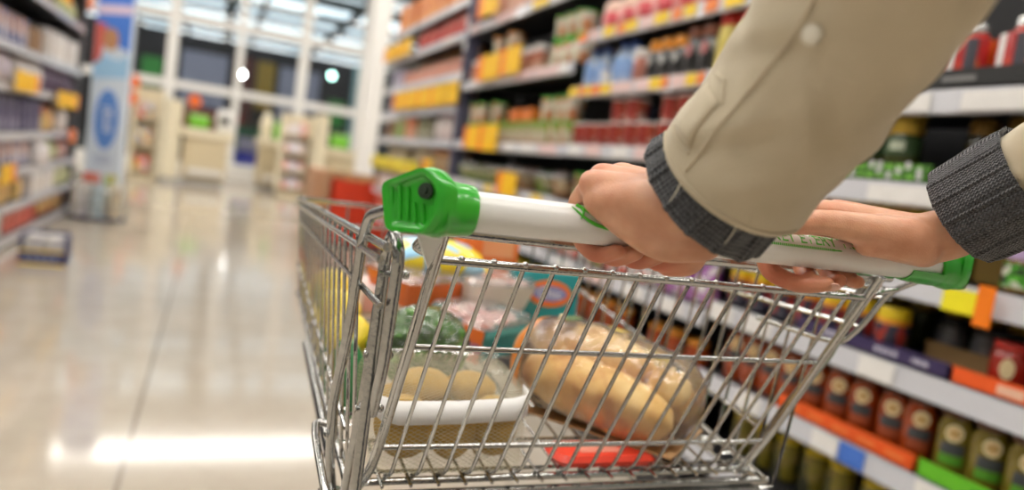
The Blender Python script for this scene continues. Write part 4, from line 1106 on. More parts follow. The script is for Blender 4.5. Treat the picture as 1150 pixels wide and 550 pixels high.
lrow(carton(RB, .2, .12, .15), 'red carton on the bottom left-hand shelf', 'carton', 'red cartons on the bottom left shelf', .085, rng(6.1, 7.2, .24), .09)
lrow(pouch(OR, .2, .12, .16, 'bag', None, LIDY), 'flame and yellow bag on the bottom left-hand shelf', 'bag', 'flame bags on the bottom left shelf', .085, rng(7.2, 8.4, .22), .09)

# navy display box on the floor
t = empty('display_box', (-.99, 5.62, 0)); tag(t, 'open navy and yellow display box on the floor by the left-hand shelving', 'display box')
NB = M('box_navy', (.03, .04, .16), .5)
bm = new(); w, d, h = .13, .12, .12
box(bm, -w, w, -d, d, 0, .01); box(bm, -w, w, -d, -d+.006, 0, .1); box(bm, -w, w, d-.006, d, 0, .2); box(bm, -w, -w+.006, -d, d, 0, .2); box(bm, w-.006, w, -d, d, 0, .2)
obj('box_body', bm, NB, t, False)
bm = new(); box(bm, -w, w, -d-.004, -d-.001, .088, .102); box(bm, -w, w, -d-.004, -d-.001, 0, .012); obj('yellow_trim', bm, LABY, t, False)
bm = new()
for k in range(5): box(bm, -.1+.042*k, -.075+.042*k, -d-.004, -d-.001, .03, .07)
obj('box_print', bm, M('print_periwinkle', (.3, .35, .55), .5), t, False)
row(carton(WH, .07, .11, .175, 'carton'), 'white packet standing in the navy display box', 'packet', 'white packets in the navy display box', -1.05, .0105, [5.57, 5.66], 0, jit=0, sc=0)
row(carton(WH, .07, .11, .175, 'carton'), 'cream white packet in the navy display box, right half', 'packet', 'packets in the right half of the navy box', -.93, .0105, [5.57, 5.66], 0, jit=0, sc=0)

# round wire bin of packets
t = empty('wire_bin', (-1.02, 8.15, 0)); tag(t, 'round wire bin of packets on the floor at the end of the left-hand shelving', 'bin')
bm = new()
for z in (.02, .16, .30):
    ring = [(.25*math.cos(2*PI*k/24), .25*math.sin(2*PI*k/24), z) for k in range(25)]
    tube(bm, ring, .006, 6, False)
for k in range(24): a = 2*PI*k/24; tube(bm, [(.25*math.cos(a), .25*math.sin(a), 0), (.25*math.cos(a), .25*math.sin(a), .31)], .003, 5)
obj('wire_cage', bm, CHROME, t)
bm = new(); lathe(bm, [(.05, .012), (.235, .012), (.235, .03), (.05, .03)], 24); obj('bin_floor', bm, NB, t)
for i, (dx, dy, m, lab) in enumerate(((-.13, -.07, WH, 'white packet in the round wire bin'), (.0, -.14, speck('packet_mint', [(.6, .65, .62), (.4, .5, .55)], 12, .45, 50), 'mint packet in the round wire bin'), (.13, -.07, CB, 'cream packet in the round wire bin'), (-.09, .1, RB, 'red packet at the back of the round wire bin'), (.08, .1, GR, 'lime packet at the back of the round wire bin'))):
    p = carton(m, .11, .11, .33 if i < 3 else .42, 'packet'); p.location = (-1.02+dx, 8.15+dy, .031); p.rotation_euler = (0, 0, .4*i); tag(p, lab, 'packet')

# tall advertising column
t = empty('display_column', (-1.1, 9.0, 0)); tag(t, 'tall pale blue advertising column at the far end of the left-hand shelving', 'advertising column')
PB = M('column_pale_blue', (.62, .70, .80), .5)
bm = new(); box(bm, -.17, .17, -.17, .17, 0, 2.75, .01); obj('column_body', bm, PB, t, False)
def face(name, pts, m, e):
    bm = new()
    for s in (0,):
        a = [bm.verts.new((x, -.17-e, z)) for x, z in pts]; b = [bm.verts.new((x, -.171, z)) for x, z in pts]
        bm.faces.new(a); n = len(pts)
        for k in range(n): bm.faces.new((a[k], a[(k+1) % n], b[(k+1) % n], b[k]))
    return obj(name, bm, m, t, False)
face('poster_blue', [(-.15, 1.85), (.165, 1.72), (.165, 2.74), (-.165, 2.74), (-.165, 1.9)], M('poster_royal', (.06, .2, .68), .45), .003)
face('poster_band', [(-.165, 2.07), (.165, 2.12), (.165, 2.21), (-.165, 2.16)], M('poster_blush', (.7, .55, .65), .45), .006)
face('poster_red', [(-.165, 1.55), (-.1, 1.6), (-.07, 1.98), (-.165, 1.98)], M('poster_red_m', (.65, .12, .1), .45), .006)
face('poster_shape', [(-.02+.075*math.cos(2*PI*k/16), 1.83+.12*math.sin(2*PI*k/16)) for k in range(16)], M('poster_tan', (.5, .25, .12), .45), .008)
face('poster_swoosh', [(-.165, 1.4), (.165, 1.45), (.165, 1.7), (.06, 1.62), (-.08, 1.66), (-.165, 1.55)], M('poster_sky', (.32, .55, .78), .45), .006)
face('poster_oval', [(.0+.115*math.cos(2*PI*k/24), .99+.32*math.sin(2*PI*k/24)) for k in range(24)], M('poster_cobalt', (.10, .25, .65), .45), .004)
face('poster_spot', [(-.01+.09*math.cos(2*PI*k/16), .56+.06*math.sin(2*PI*k/16)) for k in range(16)], M('poster_mist', (.45, .52, .66), .45), .004)
PW = M('poster_white', (.78, .8, .82), .5)
tx = text_obj('poster_lettering', 'erial', .16, PW, Matrix.Translation((.0, -.178, .99)) @ Matrix.Rotation(PI/2, 4, 'X') @ Matrix.Rotation(PI/2, 4, 'Z'), t, .002)
bm = new(); box(bm, -.19, .19, -.19, .19, 0, .05); obj('column_foot', bm, M('column_grey', (.5, .52, .55), .5), t, False)
# ------------------------------------------------------------------ groceries in the trolley
def put(o, label, cat, group=None): return tag(o, label, cat, group)
# --- net bag of potatoes just inside the rear gate
def net_mat():
    m, nt, b = nmat('fine_net'); N, L = nt.nodes, nt.links
    out = N['Material Output']
    b.inputs['Base Color'].default_value = (.50, .46, .32, 1); b.inputs['Roughness'].default_value = .4
    tc = N.new('ShaderNodeTexCoord'); sx = N.new('ShaderNodeSeparateXYZ'); L.new(tc.outputs['Object'], sx.inputs[0])
    def mt(op, a, c=None):
        n = N.new('ShaderNodeMath'); n.operation = op
        for i, q in enumerate((a, c)):
            if q is None: continue
            if isinstance(q, (int, float)): n.inputs[i].default_value = q
            else: L.new(q, n.inputs[i])
        return n.outputs[0]
    nz = N.new('ShaderNodeTexNoise'); nz.inputs['Scale'].default_value = 14; L.new(tc.outputs['Object'], nz.inputs['Vector'])
    w = mt('MULTIPLY', nz.outputs['Fac'], .022)
    h = mt('ADD', mt('ADD', mt('MULTIPLY', sx.outputs['Z'], 1.75), mt('MULTIPLY', sx.outputs['Y'], 1.6)), w)
    a = mt('ADD', sx.outputs['X'], h); c = mt('SUBTRACT', mt('ADD', sx.outputs['X'], w), h)
    fa = mt('LESS_THAN', mt('FRACT', mt('MULTIPLY', a, 140)), .13); fc = mt('LESS_THAN', mt('FRACT', mt('MULTIPLY', c, 140)), .13)
    lines = mt('MAXIMUM', fa, fc)
    fac = mt('MINIMUM', mt('ADD', mt('MULTIPLY', lines, .9), .015), 1)
    tr = N.new('ShaderNodeBsdfTransparent'); mx = N.new('ShaderNodeMixShader')
    L.new(fac, mx.inputs[0]); L.new(tr.outputs[0], mx.inputs[1]); L.new(b.outputs[0], mx.inputs[2]); L.new(mx.outputs[0], out.inputs['Surface'])
    return m
NET = net_mat()
CLEAR = film('clear_film', gloss=.05, bump=.7, bscale=45, haze=.06)
CLEARB = film('bread_film', (1, .99, .96), gloss=.0, bump=1, bscale=38, haze=.09, rough=.14)
prof = [(.612, .763), (.612, .80), (.618, .832), (.640, .843), (.690, .851), (.712, .849), (.726, .838), (.728, .80), (.724, .778), (.70, .774), (.66, .768)]
def bag_rings(xs, pr):
    cy = sum(p[0] for p in pr)/len(pr); cz = sum(p[1] for p in pr)/len(pr); R = []
    for x, k in xs: R.append([(x, cy+(y-cy)*k, cz+(z-cz)*k) for y, z in pr])
    return R
bm = new(); loft(bm, bag_rings([(.153, .55), (.155, .85), (.160, .97), (.175, 1), (.23, 1.01), (.285, 1), (.302, .97), (.308, .85), (.31, .55)], prof))
bag = put(obj('net_bag', bm, NET), 'clear net bag of potatoes with a white band, inside the rear gate of the trolley', 'bag')
bm = new()
bp = [(y-.0015*(1 if i < 3 else 0), z) for i, (y, z) in enumerate(prof)]
lo = []; hi = []
for x, yo, zo in ((.1555, .012, .004), (.159, .003, .002), (.175, -.0015, -.001), (.23, -.002, 0), (.287, -.0015, .003), (.304, .004, .005), (.3095, .014, .006), (.3105, .03, .007)):
    lo.append(bm.verts.new((x, .6112+yo, .811+zo))); hi.append(bm.verts.new((x, .6165+yo, .832+zo)))
for k in range(len(lo)-1): bm.faces.new((lo[k], lo[k+1], hi[k+1], hi[k]))
o = obj('paper_band', bm, M('band_white', (.84, .82, .80), .5), bag); o['label'] = 'white paper band round the bag'
sm = o.modifiers.new('t', 'SOLIDIFY'); sm.thickness = .0006
bm = new(); tube(bm, [(.1535, .640, .80), (.1535, .655, .836), (.156, .70, .849)], .0012, 6); tube(bm, [(.158, .712, .850), (.23, .716, .852), (.305, .712, .850)], .0014, 6)
obj('bag_seam', bm, CLEAR, bag)
POT = M('potato_skin', (.42, .235, .022), .6, 0, .35, 60, .3, 300); 
protoP = None
for i, (x, y, z, a, b, c) in enumerate(((.190, .643, .797, .029, .027, .030), (.238, .642, .794, .024, .025, .028), (.281, .644, .797, .024, .027, .030), (.215, .684, .822, .032, .024, .019),
                                        (.268, .686, .821, .028, .023, .018), (.240, .692, .797, .027, .021, .019), (.187, .696, .800, .022, .022, .020))):
    bm = new(); ellipsoid(bm, (0, 0, 0), a, b, c, 20, 14, .1, 35, i*3.1)
    o = obj('potato', bm, POT, None, True, (x, y, z)); o.rotation_euler = (0, 0, .15*(i % 2))
    put(o, 'yellow brown potato inside the net bag', 'potato', 'potatoes in the net bag')
# --- broccoli in film
def broc_mat():
    m = M('broccoli_green', (.075, .20, .025), .5, 0, .95, 70, 1, 260); return m
bm = new(); ellipsoid(bm, (0, 0, 0), .052, .045, .042, 80, 48, .38, 75, 5)
bro = obj('broccoli', bm, broc_mat(), None, True, (.243, .80, .834)); put(bro, 'dark green broccoli head wrapped in clear film behind the potatoes', 'broccoli')
bm = new(); tube(bm, [(0, 0, -.036), (0, .004, -.046)], [.016, .014], 12); obj('stem', bm, M('stem_green', (.3, .42, .15), .5), bro)
bm = new(); ellipsoid(bm, (0, 0, .001), .058, .051, .0475, 30, 20, .07, 40, 9); obj('wrapping_film', bm, film('broccoli_film', gloss=.06, bump=1, bscale=70, haze=.02), bro)
# --- lemons and a green pack by the left side panel
LEM = M('lemon_skin', (.78, .58, .03), .4, 0, .1, 40, .3, 400)
for i, (x, y, z) in enumerate(((.168, .850, .8265), (.168, .936, .838), (.168, 1.022, .850))):
    bm = new(); lathe(bm, [(.003, -.041), (.007, -.037), (.019, -.029), (.028, -.012), (.0285, .008), (.021, .026), (.009, .036), (.005, .041), (.002, .042)], 20)
    o = obj('lemon', bm, LEM, None, True, (x, y, z)); o.rotation_euler = (PI/2+.1*i, .5*i, .08*i); put(o, 'yellow lemon by the left side of the trolley', 'lemon', 'lemons by the left side of the trolley')
bm = new(); loft(bm, [rect_loop(.014*k, .045*q, .012*k, -.04+.08*i/6, 4) for i, (k, q) in enumerate(((.15, .8), (.7, .95), (1, 1), (1, 1), (.95, 1), (.7, .95), (.15, .8)))])
o = obj('herb_packet', bm, M('herb_green', (.03, .20, .06), .4), None, True, (.160, .790, .800)); put(o, 'small green packet between the lemons and the potatoes', 'packet')
# --- chicken tray with teal and orange sleeve
TEAL = M('sleeve_teal', (.012, .28, .30), .35, coat=.3); OSL = M('sleeve_orange', (.82, .18, .03), .35, coat=.3)
u = V((.82, .57, 0)); v = V((-.57, .82, 0)); corner = V((.333, .838, .799))
mt = Matrix(((u.x, v.x, 0, corner.x), (u.y, v.y, 0, corner.y), (0, 0, 1, corner.z), (0, 0, 0, 1))) @ Matrix.Rotation(.10, 4, 'X')
tray = empty('meat_tray'); tray.matrix_world = mt; put(tray, 'clear topped meat tray in a teal and orange sleeve, left of the bread', 'meat tray')
bm = new(); loft(bm, [rect_loop(.052, .042, .012, .0, 4, .065, .052), rect_loop(.064, .051, .012, .045, 4, .065, .052)]); obj('tray_body', bm, TEAL, tray)
bm = new(); box(bm, -.0015, .0, 0, .104, .004, .046); obj('sleeve_side', bm, OSL, tray, False)
bm = new(); box(bm, -.0025, -.0015, .055, .10, .02, .044); obj('sleeve_yellow', bm, M('sleeve_amber', (.85, .5, .03), .35), tray, False)
bm = new(); box(bm, -.0025, -.0015, .0, .05, .002, .018); obj('sleeve_salmon', bm, M('sleeve_salmon', (.8, .42, .33), .35), tray, False)
LILT = M('type_violet', (.2, .16, .45), .4)
text_obj('sleeve_lettering', 'en', .026, LILT, Matrix.Translation((-.0035, .012, .024)) @ Matrix.Rotation(-PI/2, 4, 'Z') @ Matrix.Rotation(PI/2, 4, 'X'), tray, .0004)
bm = new(); box(bm, .004, .126, -.0015, 0, .036, .044); obj('sleeve_trim', bm, M('sleeve_aqua', (.1, .45, .45), .35), tray, False)
MEAT = speck('meat_pink', [(.75, .38, .33), (.8, .55, .5), (.65, .25, .2), (.82, .66, .6), (.78, .45, .4)], 45, .3, 60, (1, 1, 1), .4)
bm = new()
for i, (x, y) in enumerate(((.03, .03), (.07, .035), (.10, .04), (.035, .075), (.08, .08))): ellipsoid(bm, (x, y, .04), .026, .024, .014, 14, 8, .2, 50, i)
obj('meat_pieces', bm, MEAT, tray)
bm = new(); loft(bm, [rect_loop(.064, .051, .012, .045, 4, .065, .052), rect_loop(.06, .048, .014, .056, 4, .065, .052), rect_loop(.03, .025, .014, .060, 4, .065, .052)]); obj('tray_film', bm, film('tray_film_m', gloss=.12, bump=1, bscale=60, haze=.12), tray)
# --- second tray, orange, tilted under the broccoli side
def tray2(loc, rz, rx, body, label, meat, w=.13, d=.10):
    t = empty('meat_tray', loc); t.rotation_euler = (rx, 0, rz); put(t, label, 'meat tray')
    bm = new(); loft(bm, [rect_loop(w*.42, d*.42, .012, 0, 4), rect_loop(w*.5, d*.5, .012, .036, 4)]); obj('tray_body', bm, body, t)
    bm = new()
    for i in range(6): ellipsoid(bm, (-w*.3+w*.3*(i % 3), -d*.2+d*.4*(i//3), .033), w*.17, d*.22, .0075, 12, 8, .35, 60, i+loc[0]*9)
    obj('meat_pieces', bm, meat, t)
    bm = new(); loft(bm, [rect_loop(w*.5, d*.5, .012, .036, 4), rect_loop(w*.46, d*.46, .014, .047, 4)]); obj('tray_film', bm, film('tray_film_n', gloss=.12, bump=1, bscale=60, haze=.15), t)
    return t
PALE = speck('meat_pale', [(.8, .7, .6), (.75, .5, .42), (.82, .76, .7), (.6, .4, .3)], 40, .3, 61, (1, 1, 1), .4)
tray2((.285, 1.0, .852), .5, .12, OSL, 'orange meat tray with clear top behind the teal sleeve', PALE)
tray2((.400, 1.005, .852), .2, .10, M('tray_ivory', (.75, .7, .62), .4), 'ivory meat tray with pale slices between the teal tray and the bread', MEAT, .12, .09)
bm = new(); loft(bm, [rect_loop(.05*k, .035*k, .012, z, 4) for z, k in ((0, .8), (.004, 1), (.028, 1), (.032, .85))])
o = obj('carton_base', bm, M('pulp_grey', (.6, .57, .52), .6), None, True, (.285, 1.0, .823)); o.rotation_euler = (0, 0, .5); o.name = 'egg_carton'; put(o, 'flat grey carton under the orange meat tray', 'carton')
bm = new(); box(bm, -.045, .045, -.036, -.0355, .008, .024); obj('carton_print', bm, M('print_rust', (.5, .2, .08), .5), o, False)
# --- upright pack with teal and orange oval
t = empty('upright_pack', (.492, 1.005, .817)); t.rotation_euler = (-.08, 0, -.12); put(t, 'upright teal pack with orange oval and pale lettering, at the front of the trolley', 'pack')
bm = new(); box(bm, -.055, .055, -.02, .02, 0, .088, .004); obj('pack_body', bm, TEAL, t)
bm = new(); ring = [(.006+.036*math.cos(2*PI*k/24), -.0212, .055+.021*math.sin(2*PI*k/24)) for k in range(24)]; loft(bm, [ring, [(x, -.0198, z) for x, y, z in ring]]); obj('pack_oval', bm, OSL, t, False)
bm = new(); ring = [(.006+.028*math.cos(2*PI*k/24), -.0217, .055+.012*math.sin(2*PI*k/24)) for k in range(24)]; loft(bm, [ring, [(x, -.0205, z) for x, y, z in ring]]); obj('pack_name_field', bm, M('type_blue', (.22, .24, .5), .4), t, False)
text_obj('pack_lettering', 'Chic', .022, LIDW, Matrix.Translation((.006, -.0219, .055)) @ Matrix.Rotation(PI/2, 4, 'X'), t, .0003)
# --- yellow and blue packet
CHK = speck('packet_yellow_blue', [(.9, .72, .03), (.32, .62, .85), (.9, .72, .03), (.85, .7, .1), (.4, .68, .85)], 36, .35, 63, (1, 1, 1), .3)
bm = new(); rr = []
for i in range(13):
    tt = i/12; k = max(.08, math.sin(PI*tt)**.45); rr.append([(-.066+.132*tt, y, z) for y, z, _ in rect_loop(.036*(.85+.15*k), .021*k, .02*k, 0, 4)])
loft(bm, rr); o = obj('crisp_packet', bm, CHK, None, True, (.318, 1.015, .912)); o.rotation_euler = (.3, .03, -.05); put(o, 'yellow and sky blue packet lying across the meat trays', 'packet')
bm = new(); bm.free()
for q in (-.068, .068):
    bm = new(); box(bm, q-.003, q+.003, -.033, .033, -.001, .001); obj('crimped_end', bm, LIDY, o, False)
# --- orange carton leaning on the front panel
t = empty('orange_carton', (.414, 1.070, .828)); t.rotation_euler = (-.04, .0, -.06); put(t, 'plain orange carton leaning on the front panel of the trolley', 'carton')
OC = M('carton_bright_orange', (.85, .19, .035), .45); bm = new(); box(bm, -.05, .05, -.018, .018, 0, .135, .003); obj('carton_body', bm, OC, t)
bm = new(); box(bm, -.012, .04, -.0192, -.0182, .085, .128); obj('carton_panel', bm, M('carton_apricot', (.85, .35, .16), .5), t, False)
# --- white pack at the far left
bm = new(); box(bm, -.045, .045, -.05, .05, 0, .045, .01, 3); o = obj('white_pack', bm, M('pack_rosy_white', (.75, .6, .56), .4), None, True, (.245, 1.02, .822)); put(o, 'pinkish white pack beside the left side panel, front corner', 'pack')
bm = new(); box(bm, -.04, .04, -.0515, -.0505, .01, .035); obj('pack_print', bm, M('pack_rose', (.7, .35, .3), .4), o, False)
# --- bread: loaves in a clear bag
def loaf(a, b, r, seed, flat=.85):
    a, b = V(a), V(b); d = b-a; L = d.length; bm = new(); R = []; n = 22; m = 20
    ax = d.normalized(); sd = V((0, 0, 1)).cross(ax).normalized(); up = ax.cross(sd)
    for i in range(n+1):
        t = i/n; k = max(.05, (1-abs(2*t-1)**3.2)**.5); p = d*(t-.5)
        ring = []
        for j in range(m):
            an = 2*PI*j/m; q = r*k*(1+.09*noise.noise(V((t*4+seed, math.cos(an)*.8, math.sin(an)*.8))))
            c_ = math.cos(an); s_ = math.sin(an)
            ring.append(p + sd*(c_*q) + up*(s_*q*flat))
        R.append(ring)
    loft(bm, R); return bm, (a+b)/2
def bread_mat():
    m, nt, b = nmat('bread_crust'); N, L = nt.nodes, nt.links
    tc = N.new('ShaderNodeTexCoord'); nz = N.new('ShaderNodeTexNoise'); nz.inputs['Scale'].default_value = 24; nz.inputs['Detail'].default_value = 5
    L.new(tc.outputs['Object'], nz.inputs['Vector'])
    cr = N.new('ShaderNodeValToRGB'); e = cr.color_ramp.elements
    e[0].position = .32; e[0].color = (.55, .24, .04, 1); e[1].position = .62; e[1].color = (.86, .62, .25, 1)
    q = e.new(.46); q.color = (.76, .46, .13, 1)
    L.new(nz.outputs['Fac'], cr.inputs[0]); L.new(cr.outputs[0], b.inputs['Base Color']); b.inputs['Roughness'].default_value = .5
    return m
BRD = bread_mat()
LO = [((.372, .778, .824), (.482, .618, .802), .040, 1), ((.446, .795, .828), (.545, .655, .806), .036, 2), ((.386, .812, .858), (.492, .682, .846), .032, 3), ((.47, .90, .835), (.55, .80, .815), .032, 4), ((.475, .665, .845), (.515, .64, .83), .022, 5)]
labs = ['long golden bread roll in the clear bag, nearest the gate', 'golden bread roll in the clear bag, on the right', 'golden bread roll lying on top of the two others', 'golden loaf behind the bread bag near the right side panel', 'small round roll at the near right end of the bread bag']
for i, (a, b, r, sd) in enumerate(LO):
    bm, c = loaf(a, b, r, sd); o = obj('bread_roll' if i != 3 else 'loaf', bm, BRD, None, True, c); put(o, labs[i], 'bread')
    bm = new(); ax = (V(b)-V(a)); L = ax.length
    for k in range(3):
        p = ax*(-.25+.25*k) + V((0, 0, r*.80)); s = V((.010, .010, 0)); tube(bm, [p-s, p+s*.2+V((0, 0, .002)), p+s], [.0012, .0035, .0012], 6)
    obj('crust_score', bm, M('score_pale', (.78, .58, .3), .6), o)
a, b = V((.378, .80, .838)), V((.526, .625, .815)); d = b-a; ax = d.normalized(); sd = V((0, 0, 1)).cross(ax).normalized(); up = ax.cross(sd); R = []
for i in range(31):
    t = i/30; k = max(.12, (1-abs(2*t-1)**5)**.5); ring = []
    for j in range(40):
        an = 2*PI*j/40; q = 1+.05*noise.noise(V((t*9, math.cos(an)*2, math.sin(an)*2)))+.02*math.sin(t*40+an*3)
        c_, s_ = math.copysign(abs(math.cos(an))**.75, math.cos(an)), math.copysign(abs(math.sin(an))**.75, math.sin(an))
        ring.append(a+d*t-(a+b)/2 + sd*(-c_*.070*k*q+(-.012)) + up*(s_*.053*k*q + .004))
    R.append(ring)
bm = new(); loft(bm, R)
bb = obj('bread_bag', bm, CLEARB, None, True, (a+b)/2); put(bb, 'clear plastic bag of golden bread rolls on the right half of the trolley', 'bread bag')
bm = new(); R2 = [[p+(p-(a+d*t-(a+b)/2))*.012 for p in R[i]] for i, t in ((i, i/30) for i in (1, 2, 3, 4))]
loft(bm, [r_[2:19] + r_[18:1:-1] for r_ in []] or R2, False, False); o = obj('printed_end', bm, M('print_orange', (.72, .24, .03), .3, coat=.4), bb); o['label'] = 'orange printed end of the bread bag'
bm = new(); c = R[8][10]; 
R3 = [[p+(p-(a+d*t-(a+b)/2))*.015 for p in R[i][9:14]] for i, t in ((i, i/30) for i in (5, 6, 7, 8))]
g = [[bm.verts.new(p) for p in r_] for r_ in R3]
for i in range(3):
    for j in range(4):
        if (i, j) in ((0, 0), (2, 3)): continue
        bm.faces.new((g[i][j], g[i][j+1], g[i+1][j+1], g[i+1][j]))
obj('printed_leaf', bm, M('leaf_green', (.10, .16, .04), .4), bb)
bm = new(); box(bm, -.062, .062, -.10, .10, -.002, .0); bmesh.ops.rotate(bm, verts=bm.verts[:], cent=(0, 0, 0), matrix=Matrix.Rotation(.66, 3, 'Z'))
bmesh.ops.translate(bm, verts=bm.verts[:], vec=(.005, .0, -.0485)); obj('backing_card', bm, M('card_brown', (.45, .26, .12), .6), bb, False)
# yellow wrapped loaf at the back, red packet and leaflet on the basket floor
bm, c = loaf((.505, .86, .85), (.565, .75, .835), .020, 9); o = obj('wrapped_loaf', bm, M('wrap_lemon', (.55, .40, .06), .35, coat=.4), None, True, c); put(o, 'yellow wrapped stick loaf behind the bread bag', 'loaf')
bm, c2 = loaf((-.03, .052, -.004), (.03, -.05, -.018), .0232, 9, .5); obj('wrapper_band', bm, M('wrap_ochre', (.5, .22, .02), .4), o)
bm = new(); loft(bm, [rect_loop(.055, .02, .012, 0, 4), rect_loop(.06, .023, .012, .006, 4), rect_loop(.055, .02, .012, .012, 4)]); o = obj('flat_packet', bm, M('packet_vermilion', (.80, .06, .03), .35), None, True, (.405, .632, .7635)); put(o, 'flat bright red packet on the basket floor under the bread', 'packet')
bm = new(); box(bm, -.03, .02, -.012, .010, .0122, .0128); obj('packet_print', bm, M('packet_coral', (.85, .3, .22), .4), o, False)
# ------------------------------------------------------------------ the person pushing the trolley
def skin_mat():
    m, nt, b = nmat('skin'); N, L = nt.nodes, nt.links
    tc = N.new('ShaderNodeTexCoord'); nz = N.new('ShaderNodeTexNoise'); nz.inputs['Scale'].default_value = 38; nz.inputs['Detail'].default_value = 4
    L.new(tc.outputs['Object'], nz.inputs['Vector'])
    cr = N.new('ShaderNodeValToRGB'); e = cr.color_ramp.elements
    e[0].position = .3; e[0].color = (.57, .26, .15, 1); e[1].position = .7; e[1].color = (.73, .40, .255, 1)
    L.new(nz.outputs['Fac'], cr.inputs[0])
    # redder where a vertex attribute marks knuckles and finger pads
    at = N.new('ShaderNodeAttribute'); at.attribute_name = 'flush'
    mx = N.new('ShaderNodeMix'); mx.data_type = 'RGBA'; L.new(at.outputs['Fac'], mx.inputs[0]); L.new(cr.outputs[0], mx.inputs[6]); mx.inputs[7].default_value = (.55, .12, .06, 1)
    L.new(mx.outputs[2], b.inputs['Base Color'])
    b.inputs['Roughness'].default_value = .42; b.inputs['Subsurface Weight'].default_value = .25
    b.inputs['Subsurface Radius'].default_value = (.008, .003, .0015); b.inputs['Subsurface Scale'].default_value = .6
    n2 = N.new('ShaderNodeTexVoronoi'); n2.inputs['Scale'].default_value = 700; L.new(tc.outputs['Object'], n2.inputs['Vector'])
    n3 = N.new('ShaderNodeTexNoise'); n3.inputs['Scale'].default_value = 160; n3.inputs['Detail'].default_value = 4; L.new(tc.outputs['Object'], n3.inputs['Vector'])
    ad = N.new('ShaderNodeMath'); ad.operation = 'ADD'; L.new(n2.outputs['Distance'], ad.inputs[0]); L.new(n3.outputs['Fac'], ad.inputs[1])
    bp = N.new('ShaderNodeBump'); bp.inputs['Strength'].default_value = .12; bp.inputs['Distance'].default_value = .0015
    L.new(ad.outputs[0], bp.inputs['Height']); L.new(bp.outputs['Normal'], b.inputs['Normal'])
    return m
SKIN = skin_mat()

def capsule(bm, pts, rs, n=14, sub=5):
    """closed tapering limb through joints, with round ends"""
    P = [V(p) for p in pts]; Q = []; R = []
    for i in range(len(P)-1):
        p0 = P[i-1] if i else P[i]*2-P[i+1]; p1, p2 = P[i], P[i+1]; p3 = P[i+2] if i+2 < len(P) else P[i+1]*2-P[i]
        for k in range(sub):
            t = k/sub
            Q.append(.5*((2*p1)+(p2-p0)*t+(2*p0-5*p1+4*p2-p3)*t*t+(3*p1-p0-3*p2+p3)*t**3)); R.append(rs[i]*(1-t)+rs[i+1]*t)
    Q.append(P[-1]); R.append(rs[-1])
    a = (Q[0]-Q[1]).normalized(); b = (Q[-1]-Q[-2]).normalized(); r0_, r1_ = R[0], R[-1]
    pre = [(Q[0]+a*r0_*s, r0_*math.sqrt(max(.0025, 1-s*s))) for s in (.98, .8, .45)]
    post = [(Q[-1]+b*r1_*s, r1_*math.sqrt(max(.0025, 1-s*s))) for s in (.45, .8, .98)]
    tube(bm, [p for p, _ in pre]+Q+[p for p, _ in post], [r for _, r in pre]+R+[r for _, r in post], n)

body = new()
# ---- left hand: seen from its little-finger side, gripping the bar from above
LW = V((.293, .378, 1.052))                      # wrist
LMCP = [(.2405, .4385, 1.0505), (.2545, .4520, 1.0560), (.2735, .4600, 1.0585), (.2935, .4640, 1.0570)]   # little .. index
def grip(mcp, dx, ln, r, under):
    """finger over the front of the bar, down and back underneath"""
    x, y, z = mcp; c = V((0, HY, HZ)); R = HR+r+.0005
    pts = [mcp]
    a0 = math.atan2(z-HZ, y-HY)
    for k, (ang, f) in enumerate(under):
        pts.append((x+dx*(k+1)/len(under)*ln, HY+R*math.cos(ang)*f, HZ+R*math.sin(ang)*f))
    return pts
fing = [(.0075, .0072, .0066, .0058), (.0085, .0080, .0074, .0064), (.0088, .0084, .0077, .0066), (.0086, .0082, .0076, .0066)]
for i, m in enumerate(LMCP):
    r = fing[i]
    end = (-2.35, -2.45, -2.40, -2.30)[i]
    pts = grip(m, .026, 1, r[2], [(.55, 1.10), (-.55, 1.03), (-1.45, 1.0), (end, 1.02)])
    capsule(body, pts, [r[0]*1.12, r[0], r[1], r[2], r[3]], 14, 5)
    capsule(body, [LW.lerp(V(m), .25)+V((0, 0, -.002)), V(m)], [.012, (.0105, .0108, .011, .0108)[i]], 14, 5)     # metacarpals
    ellipsoid(body, V(m)+V((0, -.001, .0015)), .0098, .0105, .0085, 14, 10)
# palm slab, little-finger edge and heel of the hand
for a, b, ra, rb in ((LW+V((-.016, .006, -.008)), (.2450, .428, 1.0405), .0150, .0120), (LW+V((-.006, .004, -.002)), (.262, .438, 1.044), .017, .0130), (LW+V((.008, .006, 0)), (.286, .446, 1.044), .017, .0130),
                     (LW+V((-.012, .010, -.014)), (.252, .4215, 1.036), .0150, .0115), (LW+V((.004, .016, -.012)), (.282, .430, 1.040), .014, .010)):
    capsule(body, [a, V(a).lerp(V(b), .5)+V((-.001, 0, .001)), b], [ra, (ra+rb)/2+.0015, rb], 16, 5)
# heel of the hand towards the camera
capsule(body, [(.2440, .4330, 1.0400), (.2600, .4160, 1.0290), (.2800, .4020, 1.0205), (.3010, .3890, 1.0240)], [.0115, .0135, .0150, .0150], 16, 6)
capsule(body, [(.2560, .4280, 1.0440), (.2760, .4060, 1.0370), (.2960, .3880, 1.0400)], [.0130, .0165, .0180], 16, 6)
# thumb under the bar on the far side
capsule(body, [LW+V((.018, .012, -.006)), (.318, .415, 1.028), (.328, .433, 1.004), (.322, .452, .9965)], [.013, .0115, .0095, .0078], 14, 5)
